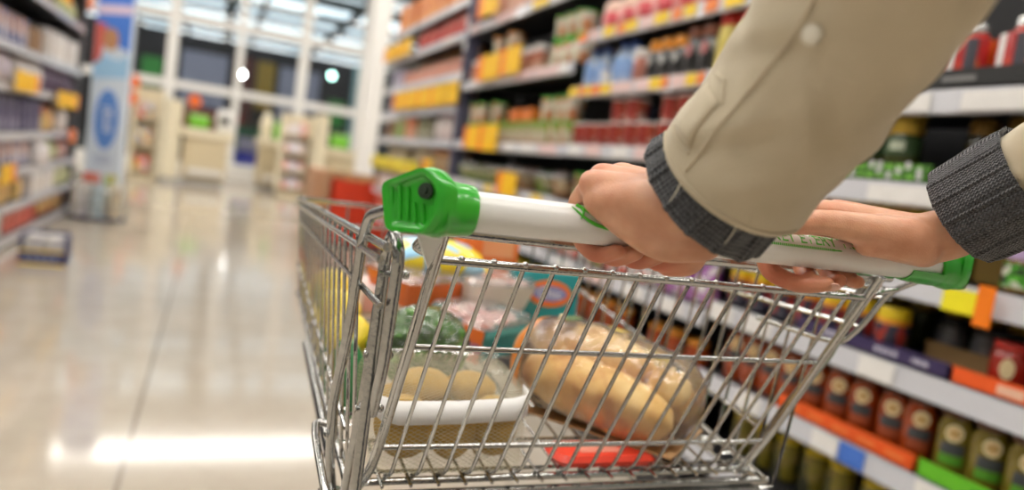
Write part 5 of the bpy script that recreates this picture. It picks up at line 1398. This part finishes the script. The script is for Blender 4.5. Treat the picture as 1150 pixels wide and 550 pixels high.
# wrist and forearm
LE = V((.276, .222, 1.222)); LS = V((.255, .0, 1.400))
capsule(body, [LW+V((-.004, .006, -.004)), LW+V((.004, -.022, .010)), LW.lerp(LE, .35), LW.lerp(LE, .7), LE], [.0225, .0215, .027, .036, .037], 18, 6)
capsule(body, [LW+V((.006, .004, -.002)), LW+V((.012, -.022, .012)), LW.lerp(LE, .3)+V((.005, 0, 0))], [.0205, .0205, .026], 16, 5)
capsule(body, [LE, LE.lerp(LS, .5), LS], [.037, .038, .034], 18, 6)

# ---- right hand: thumb lying along the bar towards the left, fingers under it
RW = V((.552, .410, 1.050))
RMCP = [(.4700, .4560, 1.0550), (.4880, .4600, 1.0570), (.5070, .4590, 1.0540), (.5220, .4530, 1.0480)]       # index .. little
fr = [fing[3], fing[2], fing[1], fing[0]]
for i, m in enumerate(RMCP):
    r = fr[i]
    if i == 0:
        pts = [m, (.4460, .4660, 1.0525), (.4290, .4715, 1.0330), (.4290, .4640, 1.0040), (.4400, .4480, .9950), (.4520, .4390, .9950), (.4640, .4330, .9975)]
        r = (r[0], r[0], r[1], r[1], r[2], r[2], r[3]); capsule(body, pts, list(r), 14, 5); capsule(body, [RW.lerp(V(m), .25), V(m)], [.013, .0108], 14, 5); ellipsoid(body, V(m)+V((0, -.001, .001)), .0098, .0105, .0088, 14, 10); continue
    else:
        end = (-2.2, -1.95, -1.95, -1.9)[i]
        pts = grip(m, (-.030, -.034, -.020, -.012)[i], 1, r[2], [(.6, 1.10), (-.55, 1.03), (-1.5, 1.0), (end, 1.04)])
    capsule(body, pts, [r[0]*1.12, r[0]*1.02, r[1], r[2], r[3]], 14, 5)
    capsule(body, [RW.lerp(V(m), .25), V(m)], [.013, .0108], 14, 5)
    ellipsoid(body, V(m)+V((0, -.001, .001)), .0098, .0105, .0088, 14, 10)
# thumb
capsule(body, [(.522, .412, 1.044), (.478, .4245, 1.0455), (.4460, .4290, 1.0465), (.4210, .4320, 1.0435), (.4095, .4335, 1.0420)], [.0170, .0132, .0104, .0100, .0078], 16, 6)
ellipsoid(body, (.447, .429, 1.0465), .0115, .0100, .0098, 14, 10)
for a, b, ra, rb in (((.537, .412, 1.046), (.485, .446, 1.046), .018, .0125), ((.540, .416, 1.048), (.506, .448, 1.044), .018, .013), ((.532, .408, 1.038), (.490, .424, 1.035), .0155, .011), ((.540, .412, 1.036), (.515, .434, 1.034), .0150, .011),
                     ((.545, .412, 1.040), (.526, .440, 1.038), .014, .011)):
    capsule(body, [a, V(a).lerp(V(b), .5)+V((0, 0, .001)), b], [ra, (ra+rb)/2+.001, rb], 16, 5)
RE = V((.556, .225, 1.195)); RS = V((.620, .0, 1.400))
capsule(body, [RW+V((-.006, .004, -.004)), RW+V((.008, -.012, .008)), RW.lerp(RE, .3)+V((.010, .006, .004)), RW.lerp(RE, .7), RE], [.0220, .0212, .0255, .035, .037], 18, 6)
capsule(body, [RW+V((.0, .010, -.006)), RW+V((.020, -.002, .006)), RW.lerp(RE, .3)+V((.014, .006, .0))], [.0185, .0190, .024], 16, 5)
capsule(body, [RE, RE.lerp(RS, .5), RS], [.037, .038, .034], 18, 6)

# ---- trunk, neck and head (above and behind the picture), legs inside the trousers
capsule(body, [LS, (.43, -.03, 1.38), RS], [.034, .062, .034], 20, 6)
for dx in (-.055, .055): capsule(body, [(.43+dx, -.03, 1.36), (.43+dx, -.07, 1.18), (.43+dx, -.10, .98), (.43+dx*1.5, -.11, .88)], [.088, .085, .082, .088], 20, 5)
for s in (-1, 1): capsule(body, [(.43+s*.085, -.11, .88), (.43+s*.095, -.10+.02*s, .48), (.43+s*.10, -.13+.05*s, .10), (.43+s*.105, -.02+.05*s, .05)], [.088, .058, .040, .038], 18, 6)
capsule(body, [(.43, -.03, 1.42), (.43, .0, 1.50)], [.058, .055], 18, 4)
HC = V((.43, .03, 1.60))
ellipsoid(body, HC+V((0, -.005, .015)), .074, .092, .095, 28, 18)
ellipsoid(body, HC+V((0, .03, -.055)), .054, .058, .062, 24, 14)
capsule(body, [HC+V((0, .082, .012)), HC+V((0, .104, -.022))], [.009, .014], 12, 3)       # nose
for s in (-1, 1):
    ellipsoid(body, HC+V((s*.076, -.01, -.012)), .008, .018, .030, 12, 8)                   # ears
    ellipsoid(body, HC+V((s*.030, .078, .020)), .022, .012, .008, 12, 8)                    # brow
ellipsoid(body, HC+V((0, .088, -.056)), .022, .010, .0055, 14, 8); ellipsoid(body, HC+V((0, .086, -.066)), .019, .010, .006, 14, 8)   # lips
ellipsoid(body, HC+V((0, .074, -.092)), .022, .018, .014, 14, 8)

me = bpy.data.meshes.new('tmp'); bmesh.ops.recalc_face_normals(body, faces=body.faces[:]); body.to_mesh(me); body.free()
tmp = bpy.data.objects.new('tmp', me); C.objects.link(tmp)
md = tmp.modifiers.new('r', 'REMESH'); md.mode = 'VOXEL'; md.voxel_size = .0021; md.use_smooth_shade = True
md = tmp.modifiers.new('s', 'SMOOTH'); md.factor = .5; md.iterations = 7
dg = bpy.context.evaluated_depsgraph_get(); dg.update()
pm = bpy.data.meshes.new_from_object(tmp.evaluated_get(dg)); pm.name = 'person'
bpy.data.objects.remove(tmp)
BASE = V((.43, -.05, 0))
# flush colour: knuckles and finger pads; creases at the knuckles
att = pm.attributes.new('flush', 'FLOAT', 'POINT')
hot = [(V(p), .016, .35) for p in LMCP+RMCP] + [(V(p), .024, .75) for p in ((.262, .452, .995), (.285, .452, .995), (.305, .452, .995), (.447, .452, .997), (.47, .452, .997), (.425, .452, .997))] + [(V((.41, .43, 1.038)), .016, .3)]
vals = []
for vtx in pm.vertices:
    f = 0
    if vtx.co.z < 1.1 and vtx.co.y > .36:
        for p, r, s in hot:
            dd = (vtx.co-p).length/r
            if dd < 2.5: f = max(f, s*math.exp(-dd*dd))
    vals.append(f)
att.data.foreach_set('value', vals)
pm.transform(Matrix.Translation(-BASE))
pm.materials.clear(); pm.materials.append(SKIN)
for p in pm.polygons: p.use_smooth = True
person = bpy.data.objects.new('person', pm); C.objects.link(person); person.location = BASE
tag(person, 'person in a beige jacket with turned-up grey knit cuffs, both hands on the push bar', 'person')

def pobj(name, bm, mat, parent=None, **k):
    bmesh.ops.translate(bm, verts=bm.verts[:], vec=-BASE); return obj(name, bm, mat, parent or person, **k)
# nails
NAIL = M('nail', (.74, .42, .34), .25, coat=.3)
def nail(c, d, nrm, w=.0052, l=.0062):
    bm = new(); d = V(d).normalized(); nrm = V(nrm).normalized(); s = d.cross(nrm).normalized(); nrm = s.cross(d)
    ring = [V(c)+d*(l*math.cos(2*PI*k/16))+s*(w*math.sin(2*PI*k/16))-nrm*(.0012*abs(math.sin(2*PI*k/16))) for k in range(16)]
    loft(bm, [[p-nrm*.0012 for p in ring], ring, [V(c)+(p-V(c))*.6+nrm*.0005 for p in ring]])
    pobj('fingernail', bm, NAIL)
nail((.4665, .4285, .9945), (.8, -.55, .2), (-.2, -.7, -.7))
nail((.4140, .4310, 1.0525), (-.95, .1, -.15), (-.1, -.2, .95))

# ---- jacket: trunk and sleeves
def cloth_mat():
    m, nt, b = nmat('cotton_twill'); N, L = nt.nodes, nt.links
    tc = N.new('ShaderNodeTexCoord'); nz = N.new('ShaderNodeTexNoise'); nz.inputs['Scale'].default_value = 16; nz.inputs['Detail'].default_value = 6
    L.new(tc.outputs['Object'], nz.inputs['Vector'])
    cr = N.new('ShaderNodeValToRGB'); e = cr.color_ramp.elements
    e[0].position = .3; e[0].color = (.50, .425, .30, 1); e[1].position = .7; e[1].color = (.59, .51, .375, 1)
    L.new(nz.outputs['Fac'], cr.inputs[0]); L.new(cr.outputs[0], b.inputs['Base Color'])
    b.inputs['Roughness'].default_value = .85; b.inputs['Sheen Weight'].default_value = .25; b.inputs['Specular IOR Level'].default_value = .2
    wv = N.new('ShaderNodeTexWave'); wv.inputs['Scale'].default_value = 420; wv.bands_direction = 'DIAGONAL'; L.new(tc.outputs['Object'], wv.inputs['Vector'])
    n2 = N.new('ShaderNodeTexNoise'); n2.inputs['Scale'].default_value = 45; n2.inputs['Detail'].default_value = 4; L.new(tc.outputs['Object'], n2.inputs['Vector'])
    ad = N.new('ShaderNodeMath'); ad.operation = 'MULTIPLY_ADD'; ad.inputs[1].default_value = .12
    L.new(wv.outputs['Fac'], ad.inputs[0]); L.new(n2.outputs['Fac'], ad.inputs[2])
    bp = N.new('ShaderNodeBump'); bp.inputs['Strength'].default_value = .35; bp.inputs['Distance'].default_value = .003
    L.new(ad.outputs[0], bp.inputs['Height']); L.new(bp.outputs['Normal'], b.inputs['Normal'])
    return m
TWILL = cloth_mat()
def spline(P, sub):
    P = [V(p) for p in P]; Q = []
    for i in range(len(P)-1):
        p0 = P[i-1] if i else P[i]*2-P[i+1]; p1, p2 = P[i], P[i+1]; p3 = P[i+2] if i+2 < len(P) else P[i+1]*2-P[i]
        for k in range(sub):
            t = k/sub; Q.append(.5*((2*p1)+(p2-p0)*t+(2*p0-5*p1+4*p2-p3)*t*t+(3*p1-p0-3*p2+p3)*t**3))
    Q.append(P[-1]); return Q
FOLDS = []
def sleeve(bm, P, rad, seed, tilt0=None, n=56, sub=14, wr=.085):
    """hem first, shoulder last; rolled hem with thickness; returns frames at the hem"""
    Q = spline(P, sub); F = frames(Q); m = len(Q); rings = []
    rs = []
    for i in range(m):
        t = i/(m-1)*(len(rad)-1); k = min(int(t), len(rad)-2); rs.append(rad[k]*(1-(t-k))+rad[k+1]*(t-k))
    for i, (p, (tg, a, b)) in enumerate(zip(Q, F)):
        ring = []; s = i/70
        for k in range(n):
            an = 2*PI*k/n
            w = noise.noise(V((math.cos(an)*1.3+seed, math.sin(an)*1.3, s*7)))*.9 + .5*noise.noise(V((math.cos(an)*2.2-seed, math.sin(an)*2.2, s*16+an*.6)))
            w += .5*math.sin(s*34+3*math.sin(an+seed))*max(0, math.sin(an*1.0+seed))*math.exp(-((s-.33)/.25)**2)
            for (s0, a0_, ks, wa, am, ws) in FOLDS: w += am*math.exp(-(((an-a0_-ks*(s-s0)+PI) % (2*PI)-PI)/wa)**2)*math.exp(-((s-s0)/ws)**2)
            damp = min(1, .25+s*9)
            q = rs[i]*(1+wr*w*damp)
            ring.append(p + a*(math.cos(an)*q) + b*(math.sin(an)*q))
        rings.append(ring)
    # turned edge at the hem
    t0 = F[0][0]
    inner = [[p+(Q[0]-p).normalized()*d + t0*e for p in rings[0]] for d, e in ((.006, .020), (.0045, .002), (.0022, -.0012))]
    loft(bm, inner+rings, False, False)
    return Q, F, rs, rings
def at(x, y, t): return V((0, 0, 1.05)) + (cr_*((x-575)/FPX) - cu_*((y-275)/FPX) + fw)*t
HL0, HL1 = V((.2995, .3600, 1.0755)), V((.2935, .2830, 1.1600))
HLC = HL0.copy(); HL0 = HL0 + V((-.16, .72, -.67)).normalized()*.009 + cr_*.002 - cu_*.001
bm = new()
PL = [HL0, HL0.lerp(HL1, .5)+V((.002, .002, -.002)), HL1, V((.277, .226, 1.222)), V((.262, .11, 1.315)), V((.282, .0, 1.392)), V((.345, -.025, 1.385))]
_F = frames(spline(PL, 14)); _c = (V((0, 0, 1.05))-spline(PL, 14)[14]); _a = math.atan2(_c.dot(_F[14][2]), _c.dot(_F[14][1]))
for _q in ((.13, -.55, 5, .16, .55, .10), (.13, -.30, 5, .15, -.5, .10), (.25, .25, -4, .2, .5, .09), (.25, .55, -4, .18, -.45, .09), (.33, -.75, 6, .2, .55, .10), (.33, -.45, 6, .18, -.5, .10), (.08, .1, 8, .16, .4, .05), (.42, .1, 5, .25, .5, .1)):
    FOLDS.append((_q[0], _a+_q[1], *_q[2:]))
QL, FLm, rL, ringsL = sleeve(bm, PL, [.0508, .0500, .0485, .054, .062, .068, .062], 1.7)
HR0 = V((.5685, .3820, 1.085))
PR = [HR0, V((.567, .335, 1.120)), V((.561, .280, 1.160)), V((.558, .225, 1.200)), V((.592, .11, 1.31)), V((.590, .0, 1.392)), V((.52, -.025, 1.385))]
QR, FRm, rR, ringsR = sleeve(bm, PR, [.0340, .0375, .045, .055, .062, .068, .062], 4.2)
# trunk of the jacket
rings = []
for (z, hx, hy, cy, rad) in ((.80, .205, .125, -.11, .10), (.90, .205, .128, -.10, .11), (1.05, .19, .122, -.09, .11), (1.20, .185, .118, -.07, .11), (1.32, .19, .110, -.045, .10), (1.40, .17, .092, -.03, .085), (1.445, .115, .075, -.025, .07), (1.46, .075, .068, -.02, .06)):
    rings.append([(x+.43+.004*noise.noise(V((x*9, y*9, z*9))), y+cy+.006*noise.noise(V((x*7, y*7, z*12))), zz) for x, y, zz in rect_loop(hx, hy, rad, z, 8)])
loft(bm, rings, False, False)
jacket = pobj('jacket', bm, TWILL, ang=80)
# collar, front placket, pocket flaps
bm = new()
rings = []
for z, k in ((1.45, 1.0), (1.485, .98), (1.50, 1.04), (1.47, 1.22), (1.448, 1.26)):
    rings.append([(x*k+.43, y*k-.02, zz) for x, y, zz in rect_loop(.078, .070, .06, z, 8)])
loft(bm, rings, False, False); pobj('collar', bm, TWILL, jacket)
bm = new(); box(bm, .415, .445, .035, .042, .82, 1.40, .003); pobj('placket', bm, TWILL, jacket)
for s in (-1, 1):
    bm = new(); box(bm, .43+s*.10-.055, .43+s*.10+.055, .022, .03, 1.20, 1.25, .004); pobj('pocket_flap', bm, TWILL, jacket)
# stitched tab and seams on the left sleeve
def on_sleeve(Q, F, rs, s, an, lift=0, rings=None):
    f = s*70; i = min(int(f), len(Q)-2); t = f-i
    if rings is not None:
        n = len(rings[0]); kf = (an/(2*PI) % 1)*n; k = int(kf); u = kf-k
        def g(i): return rings[i][k % n]*(1-u)+rings[i][(k+1) % n]*u
        p = g(i)*(1-t)+g(i+1)*t; c = Q[i]*(1-t)+Q[i+1]*t; d = (p-c).normalized()
        return p+d*lift
def ang_to(Q, F, i, target):
    """angle on ring i that faces a world point"""
    d = target-Q[i]; tg, a, b = F[i]; return math.atan2(d.dot(b), d.dot(a))
CAM = V((0, 0, 1.05))
aL = ang_to(QL, FLm, 14, CAM)
# which way is image-left on the sleeve
sgn = 1 if (on_sleeve(QL, FLm, rL, .2, aL+.6, 0, ringsL)-on_sleeve(QL, FLm, rL, .2, aL-.6, 0, ringsL)).dot(cr_) < 0 else -1
def tab(parent, quad, name, lift=.0022):
    g = 8; bm = new(); G = []
    for i in range(g+1):
        row_ = []
        for j in range(g+1):
            u, v_ = i/g, j/g
            s = (quad[0][0]*(1-u)+quad[1][0]*u)*(1-v_)+(quad[3][0]*(1-u)+quad[2][0]*u)*v_
            a = (quad[0][1]*(1-u)+quad[1][1]*u)*(1-v_)+(quad[3][1]*(1-u)+quad[2][1]*u)*v_
            e = lift*(.35 if i in (0, g) or j in (0, g) else 1)
            row_.append(bm.verts.new(on_sleeve(QL, FLm, rL, s, aL+sgn*a, e, ringsL)))
        G.append(row_)
    for i in range(g):
        for j in range(g): bm.faces.new((G[i][j], G[i+1][j], G[i+1][j+1], G[i][j+1]))
    o = pobj(name, bm, TWILL, parent); m_ = o.modifiers.new('t', 'SOLIDIFY'); m_.thickness = .0012; return o
tab(jacket, [(.07, .62), (.07, 1.02), (.175, 1.10), (.185, .66)], 'sleeve_tab')
def seam(pts, r=.0011, name='seam', mat=None):
    bm = new(); tube(bm, [on_sleeve(QL, FLm, rL, s, aL+sgn*a, .0006, ringsL) for s, a in pts], r, 6); return pobj(name, bm, mat or TWILL, jacket)
seam([(.03+.04*k, .50-.012*k) for k in range(18)])
seam([(.012, -1.2+.12*k) for k in range(22)])
seam([(.19, .62), (.215, .82), (.20, 1.1)]); seam([(.06, .6), (.055, .85), (.06, 1.05)])
# button on the sleeve near the top of the picture
cb = on_sleeve(QL, FLm, rL, .385, aL+sgn*.22, .001, ringsL); nb = (cb-QL[int(.385*70)]).normalized()
bm = new(); tube(bm, [cb, cb+nb*.0022], .0048, 16); tube(bm, [cb+nb*.0022, cb+nb*.003], [.0048, .0036], 16)
o = pobj('button', bm, M('button_ivory', (.72, .68, .58), .35), jacket); o['label'] = 'ivory button'
# loose pale threads at the hem
for a, s in ((.45, .0), (-.35, .0)):
    p = on_sleeve(QL, FLm, rL, .004, aL+sgn*a, .001, ringsL); d = FLm[0][0]
    bm = new(); tube(bm, [p, p-d*.004+V((0, 0, -.002)), p-d*.010+V((-.001, 0, -.004))], [.0005, .0004, .0002], 6); pobj('loose_thread', bm, M('thread_ecru', (.7, .64, .5), .8), jacket)

# ---- knit cuffs
def knit_mat():
    m, nt, b = nmat('grey_knit'); N, L = nt.nodes, nt.links
    uv = N.new('ShaderNodeUVMap'); uv.uv_map = 'knit'
    sp = N.new('ShaderNodeSeparateXYZ'); L.new(uv.outputs[0], sp.inputs[0])
    def mt(op, a, c=None):
        n = N.new('ShaderNodeMath'); n.operation = op
        for i, q in enumerate((a, c)):
            if q is None: continue
            if isinstance(q, (int, float)): n.inputs[i].default_value = q
            else: L.new(q, n.inputs[i])
        return n.outputs[0]
    # chevron stitches: v shifted by |frac(u)-.5|
    fu = mt('ABSOLUTE', mt('SUBTRACT', mt('FRACT', mt('MULTIPLY', sp.outputs['X'], 110)), .5))
    st_ = mt('SINE', mt('ADD', mt('MULTIPLY', sp.outputs['Y'], 620), mt('MULTIPLY', fu, 7)))
    cl = mt('SINE', mt('MULTIPLY', sp.outputs['X'], 110*2*PI))
    h = mt('ADD', mt('MULTIPLY', st_, .5), mt('MULTIPLY', cl, .35))
    nz = N.new('ShaderNodeTexNoise'); nz.inputs['Scale'].default_value = 350; nz.inputs['Detail'].default_value = 3
    tc = N.new('ShaderNodeTexCoord'); L.new(tc.outputs['Object'], nz.inputs['Vector'])
    hh = mt('ADD', h, nz.outputs['Fac'])
    bp = N.new('ShaderNodeBump'); bp.inputs['Strength'].default_value = .8; bp.inputs['Distance'].default_value = .0012
    L.new(hh, bp.inputs['Height']); L.new(bp.outputs['Normal'], b.inputs['Normal'])
    cr = N.new('ShaderNodeValToRGB'); e = cr.color_ramp.elements
    e[0].position = .2; e[0].color = (.024, .025, .029, 1); e[1].position = .85; e[1].color = (.125, .128, .14, 1)
    mix = mt('ADD', mt('MULTIPLY', h, .28), mt('MULTIPLY', nz.outputs['Fac'], 1.0)); L.new(mix, cr.inputs[0]); L.new(cr.outputs[0], b.inputs['Base Color'])
    b.inputs['Roughness'].default_value = .95; b.inputs['Sheen Weight'].default_value = .3; b.inputs['Specular IOR Level'].default_value = .1
    return m
KNIT = knit_mat()
def cuff(prof, seed, label, n=240, ribs=15, squash=(1, 1)):
    """prof: list of (centre, axis, radius) from inside the opening round the rim to the sleeve end"""
    bm = new(); uvl = bm.loops.layers.uv.new('knit'); R = []; acc = 0; vs = []; prev = None; fr = None
    for c, ax, r, amp in prof:
        ax = ax.normalized(); a = (V((0, 0, 1))-ax*ax.z).normalized(); b = ax.cross(a); ring = []
        if prev is not None: acc += max((c-prev[0]).length, abs(r-prev[1]))
        prev = (c, r); vs.append(acc)
        for k in range(n):
            an = 2*PI*k/n
            rib = (an*ribs/(2*PI)) % 1; rib = 1.0 if .42 < rib < .58 else -.7 if .36 < rib < .42 or .58 < rib < .64 else 0
            q = r*(1+amp*(.020*rib+.06*noise.noise(V((math.cos(an)*1.5+seed, math.sin(an)*1.5, acc*16)))+.03*noise.noise(V((math.cos(an)*4+seed, math.sin(an)*4, acc*30)))))
            ring.append(bm.verts.new(c+a*(math.cos(an)*q*squash[0])+b*(math.sin(an)*q*squash[1])))
        R.append(ring)
    for i in range(len(R)-1):
        for k in range(n):
            f = bm.faces.new((R[i][k], R[i][(k+1) % n], R[i+1][(k+1) % n], R[i+1][k]))
            for lp, (uu, vv) in zip(f.loops, ((k/n, vs[i]/.3), ((k+1)/n, vs[i]/.3), ((k+1)/n, vs[i+1]/.3), (k/n, vs[i+1]/.3))): lp[uvl].uv = (uu, vv)
    o = pobj('knit_cuff', bm, KNIT, jacket, ang=75); o['label'] = label; return o
ax = (HL0-HL1).normalized()
def cprof(c0, ax, r_in, r_out, ln, back, flare=0, steps=8):
    P = [(c0+ax*(ln*.2), ax, r_in*.80, .3), (c0+ax*(ln*.62), ax, r_in*.94, .6), (c0+ax*(ln*.92), ax, r_in, .8), (c0+ax*(ln*1.0), ax, (r_in+r_out)/2, 1), (c0+ax*(ln*.94), ax, r_out*.985, 1)]
    for k in range(steps+1):
        t = k/steps; P.append((c0+ax*(ln*.88*(1-t)-back*t), ax, r_out*(1-.08*t*flare), 1))
    return P
axl = V((-.16, .72, -.67)).normalized()
cuff(cprof(HLC+V((-.0005, .005, -.0035)), axl, .0440, .0508, .030, .014, 2.0), 2.0, 'dark grey knit cuff turned out of the left sleeve')
axr = V((-.10, .80, -.59)).normalized()
Pr = cprof(HR0+V((.001, .002, -.002)), axr, .0370, .0432, .026, .036, -.4, 12)
Pr.append((Pr[-1][0]+axr*.001, axr, .0420, 1)); Pr.append((Pr[-1][0]+axr*.006, axr, .0385, .5))
cuff(Pr, 5.0, 'dark grey knit cuff turned back over the right sleeve')

# ---- trousers, shoes, hair
DEN = M('denim_navy', (.03, .04, .07), .8, 0, .3, 90, .3, 500)
bm = new()
rings = [[(x+.43, y-.11, z) for x, y, z in rect_loop(hx, hy, .1, z, 8)] for z, hx, hy in ((.72, .19, .125), (.80, .188, .122), (.96, .17, .11))]
loft(bm, rings, False, True)
for s in (-1, 1): tube(bm, spline([(.43+s*.095, -.11, .86), (.43+s*.10, -.105, .65), (.43+s*.10, -.10+.02*s, .46), (.43+s*.105, -.13+.05*s, .10), (.43+s*.105, -.13+.05*s, .05)], 6), [.104]*7+[.09]*6+[.075]*6+[.062]*6, 24)
pobj('trousers', bm, DEN, ang=70)
SHO = M('shoe_brown', (.12, .06, .03), .4)
for s in (-1, 1):
    bm = new(); rings = []
    for t, w, h in ((-.10, .6, .6), (-.08, .9, .95), (-.03, 1, 1), (.05, .95, .78), (.12, 1.08, .58), (.165, .85, .45), (.18, .4, .3)):
        cx, cy = .43+s*.11, -.10+.05*s+t
        rings.append([(cx+.045*w*math.cos(2*PI*k/20), cy, .004+max(0, .045+.045*math.sin(2*PI*k/20))*h*1.1) for k in range(20)])
    loft(bm, rings); o = pobj('shoe', bm, SHO)
    bm = new(); rings = [[(.43+s*.11+.047*w*c_, -.10+.05*s+t, z) for c_, z in ((-1, 0), (1, 0), (1, .016), (-1, .016))] for t, w in ((-.105, .6), (-.07, .95), (.06, .95), (.12, 1.1), (.17, .85), (.185, .4))]
    loft(bm, rings); pobj('sole', bm, BLACKP, o)
HAIR = M('hair_brown', (.06, .03, .015), .45, 0, .4, 150, .5, 500)
bm = new(); ellipsoid(bm, HC+V((0, -.018, .030)), .083, .095, .092, 40, 26, .05, 60, 3); ellipsoid(bm, HC+V((0, -.065, -.05)), .070, .050, .09, 30, 20, .06, 60, 8)
pobj('hair', bm, HAIR)
for s in (-1, 1):
    bm = new(); ellipsoid(bm, HC+V((s*.031, .079, .004)), .0115, .008, .0065, 14, 10); o = pobj('eye', bm, M('eye_white', (.75, .73, .7), .2))
    bm = new(); ellipsoid(bm, HC+V((s*.031, .0855, .004)), .0052, .002, .0052, 12, 8); pobj('iris', bm, M('iris_brown', (.05, .025, .01), .2), o)
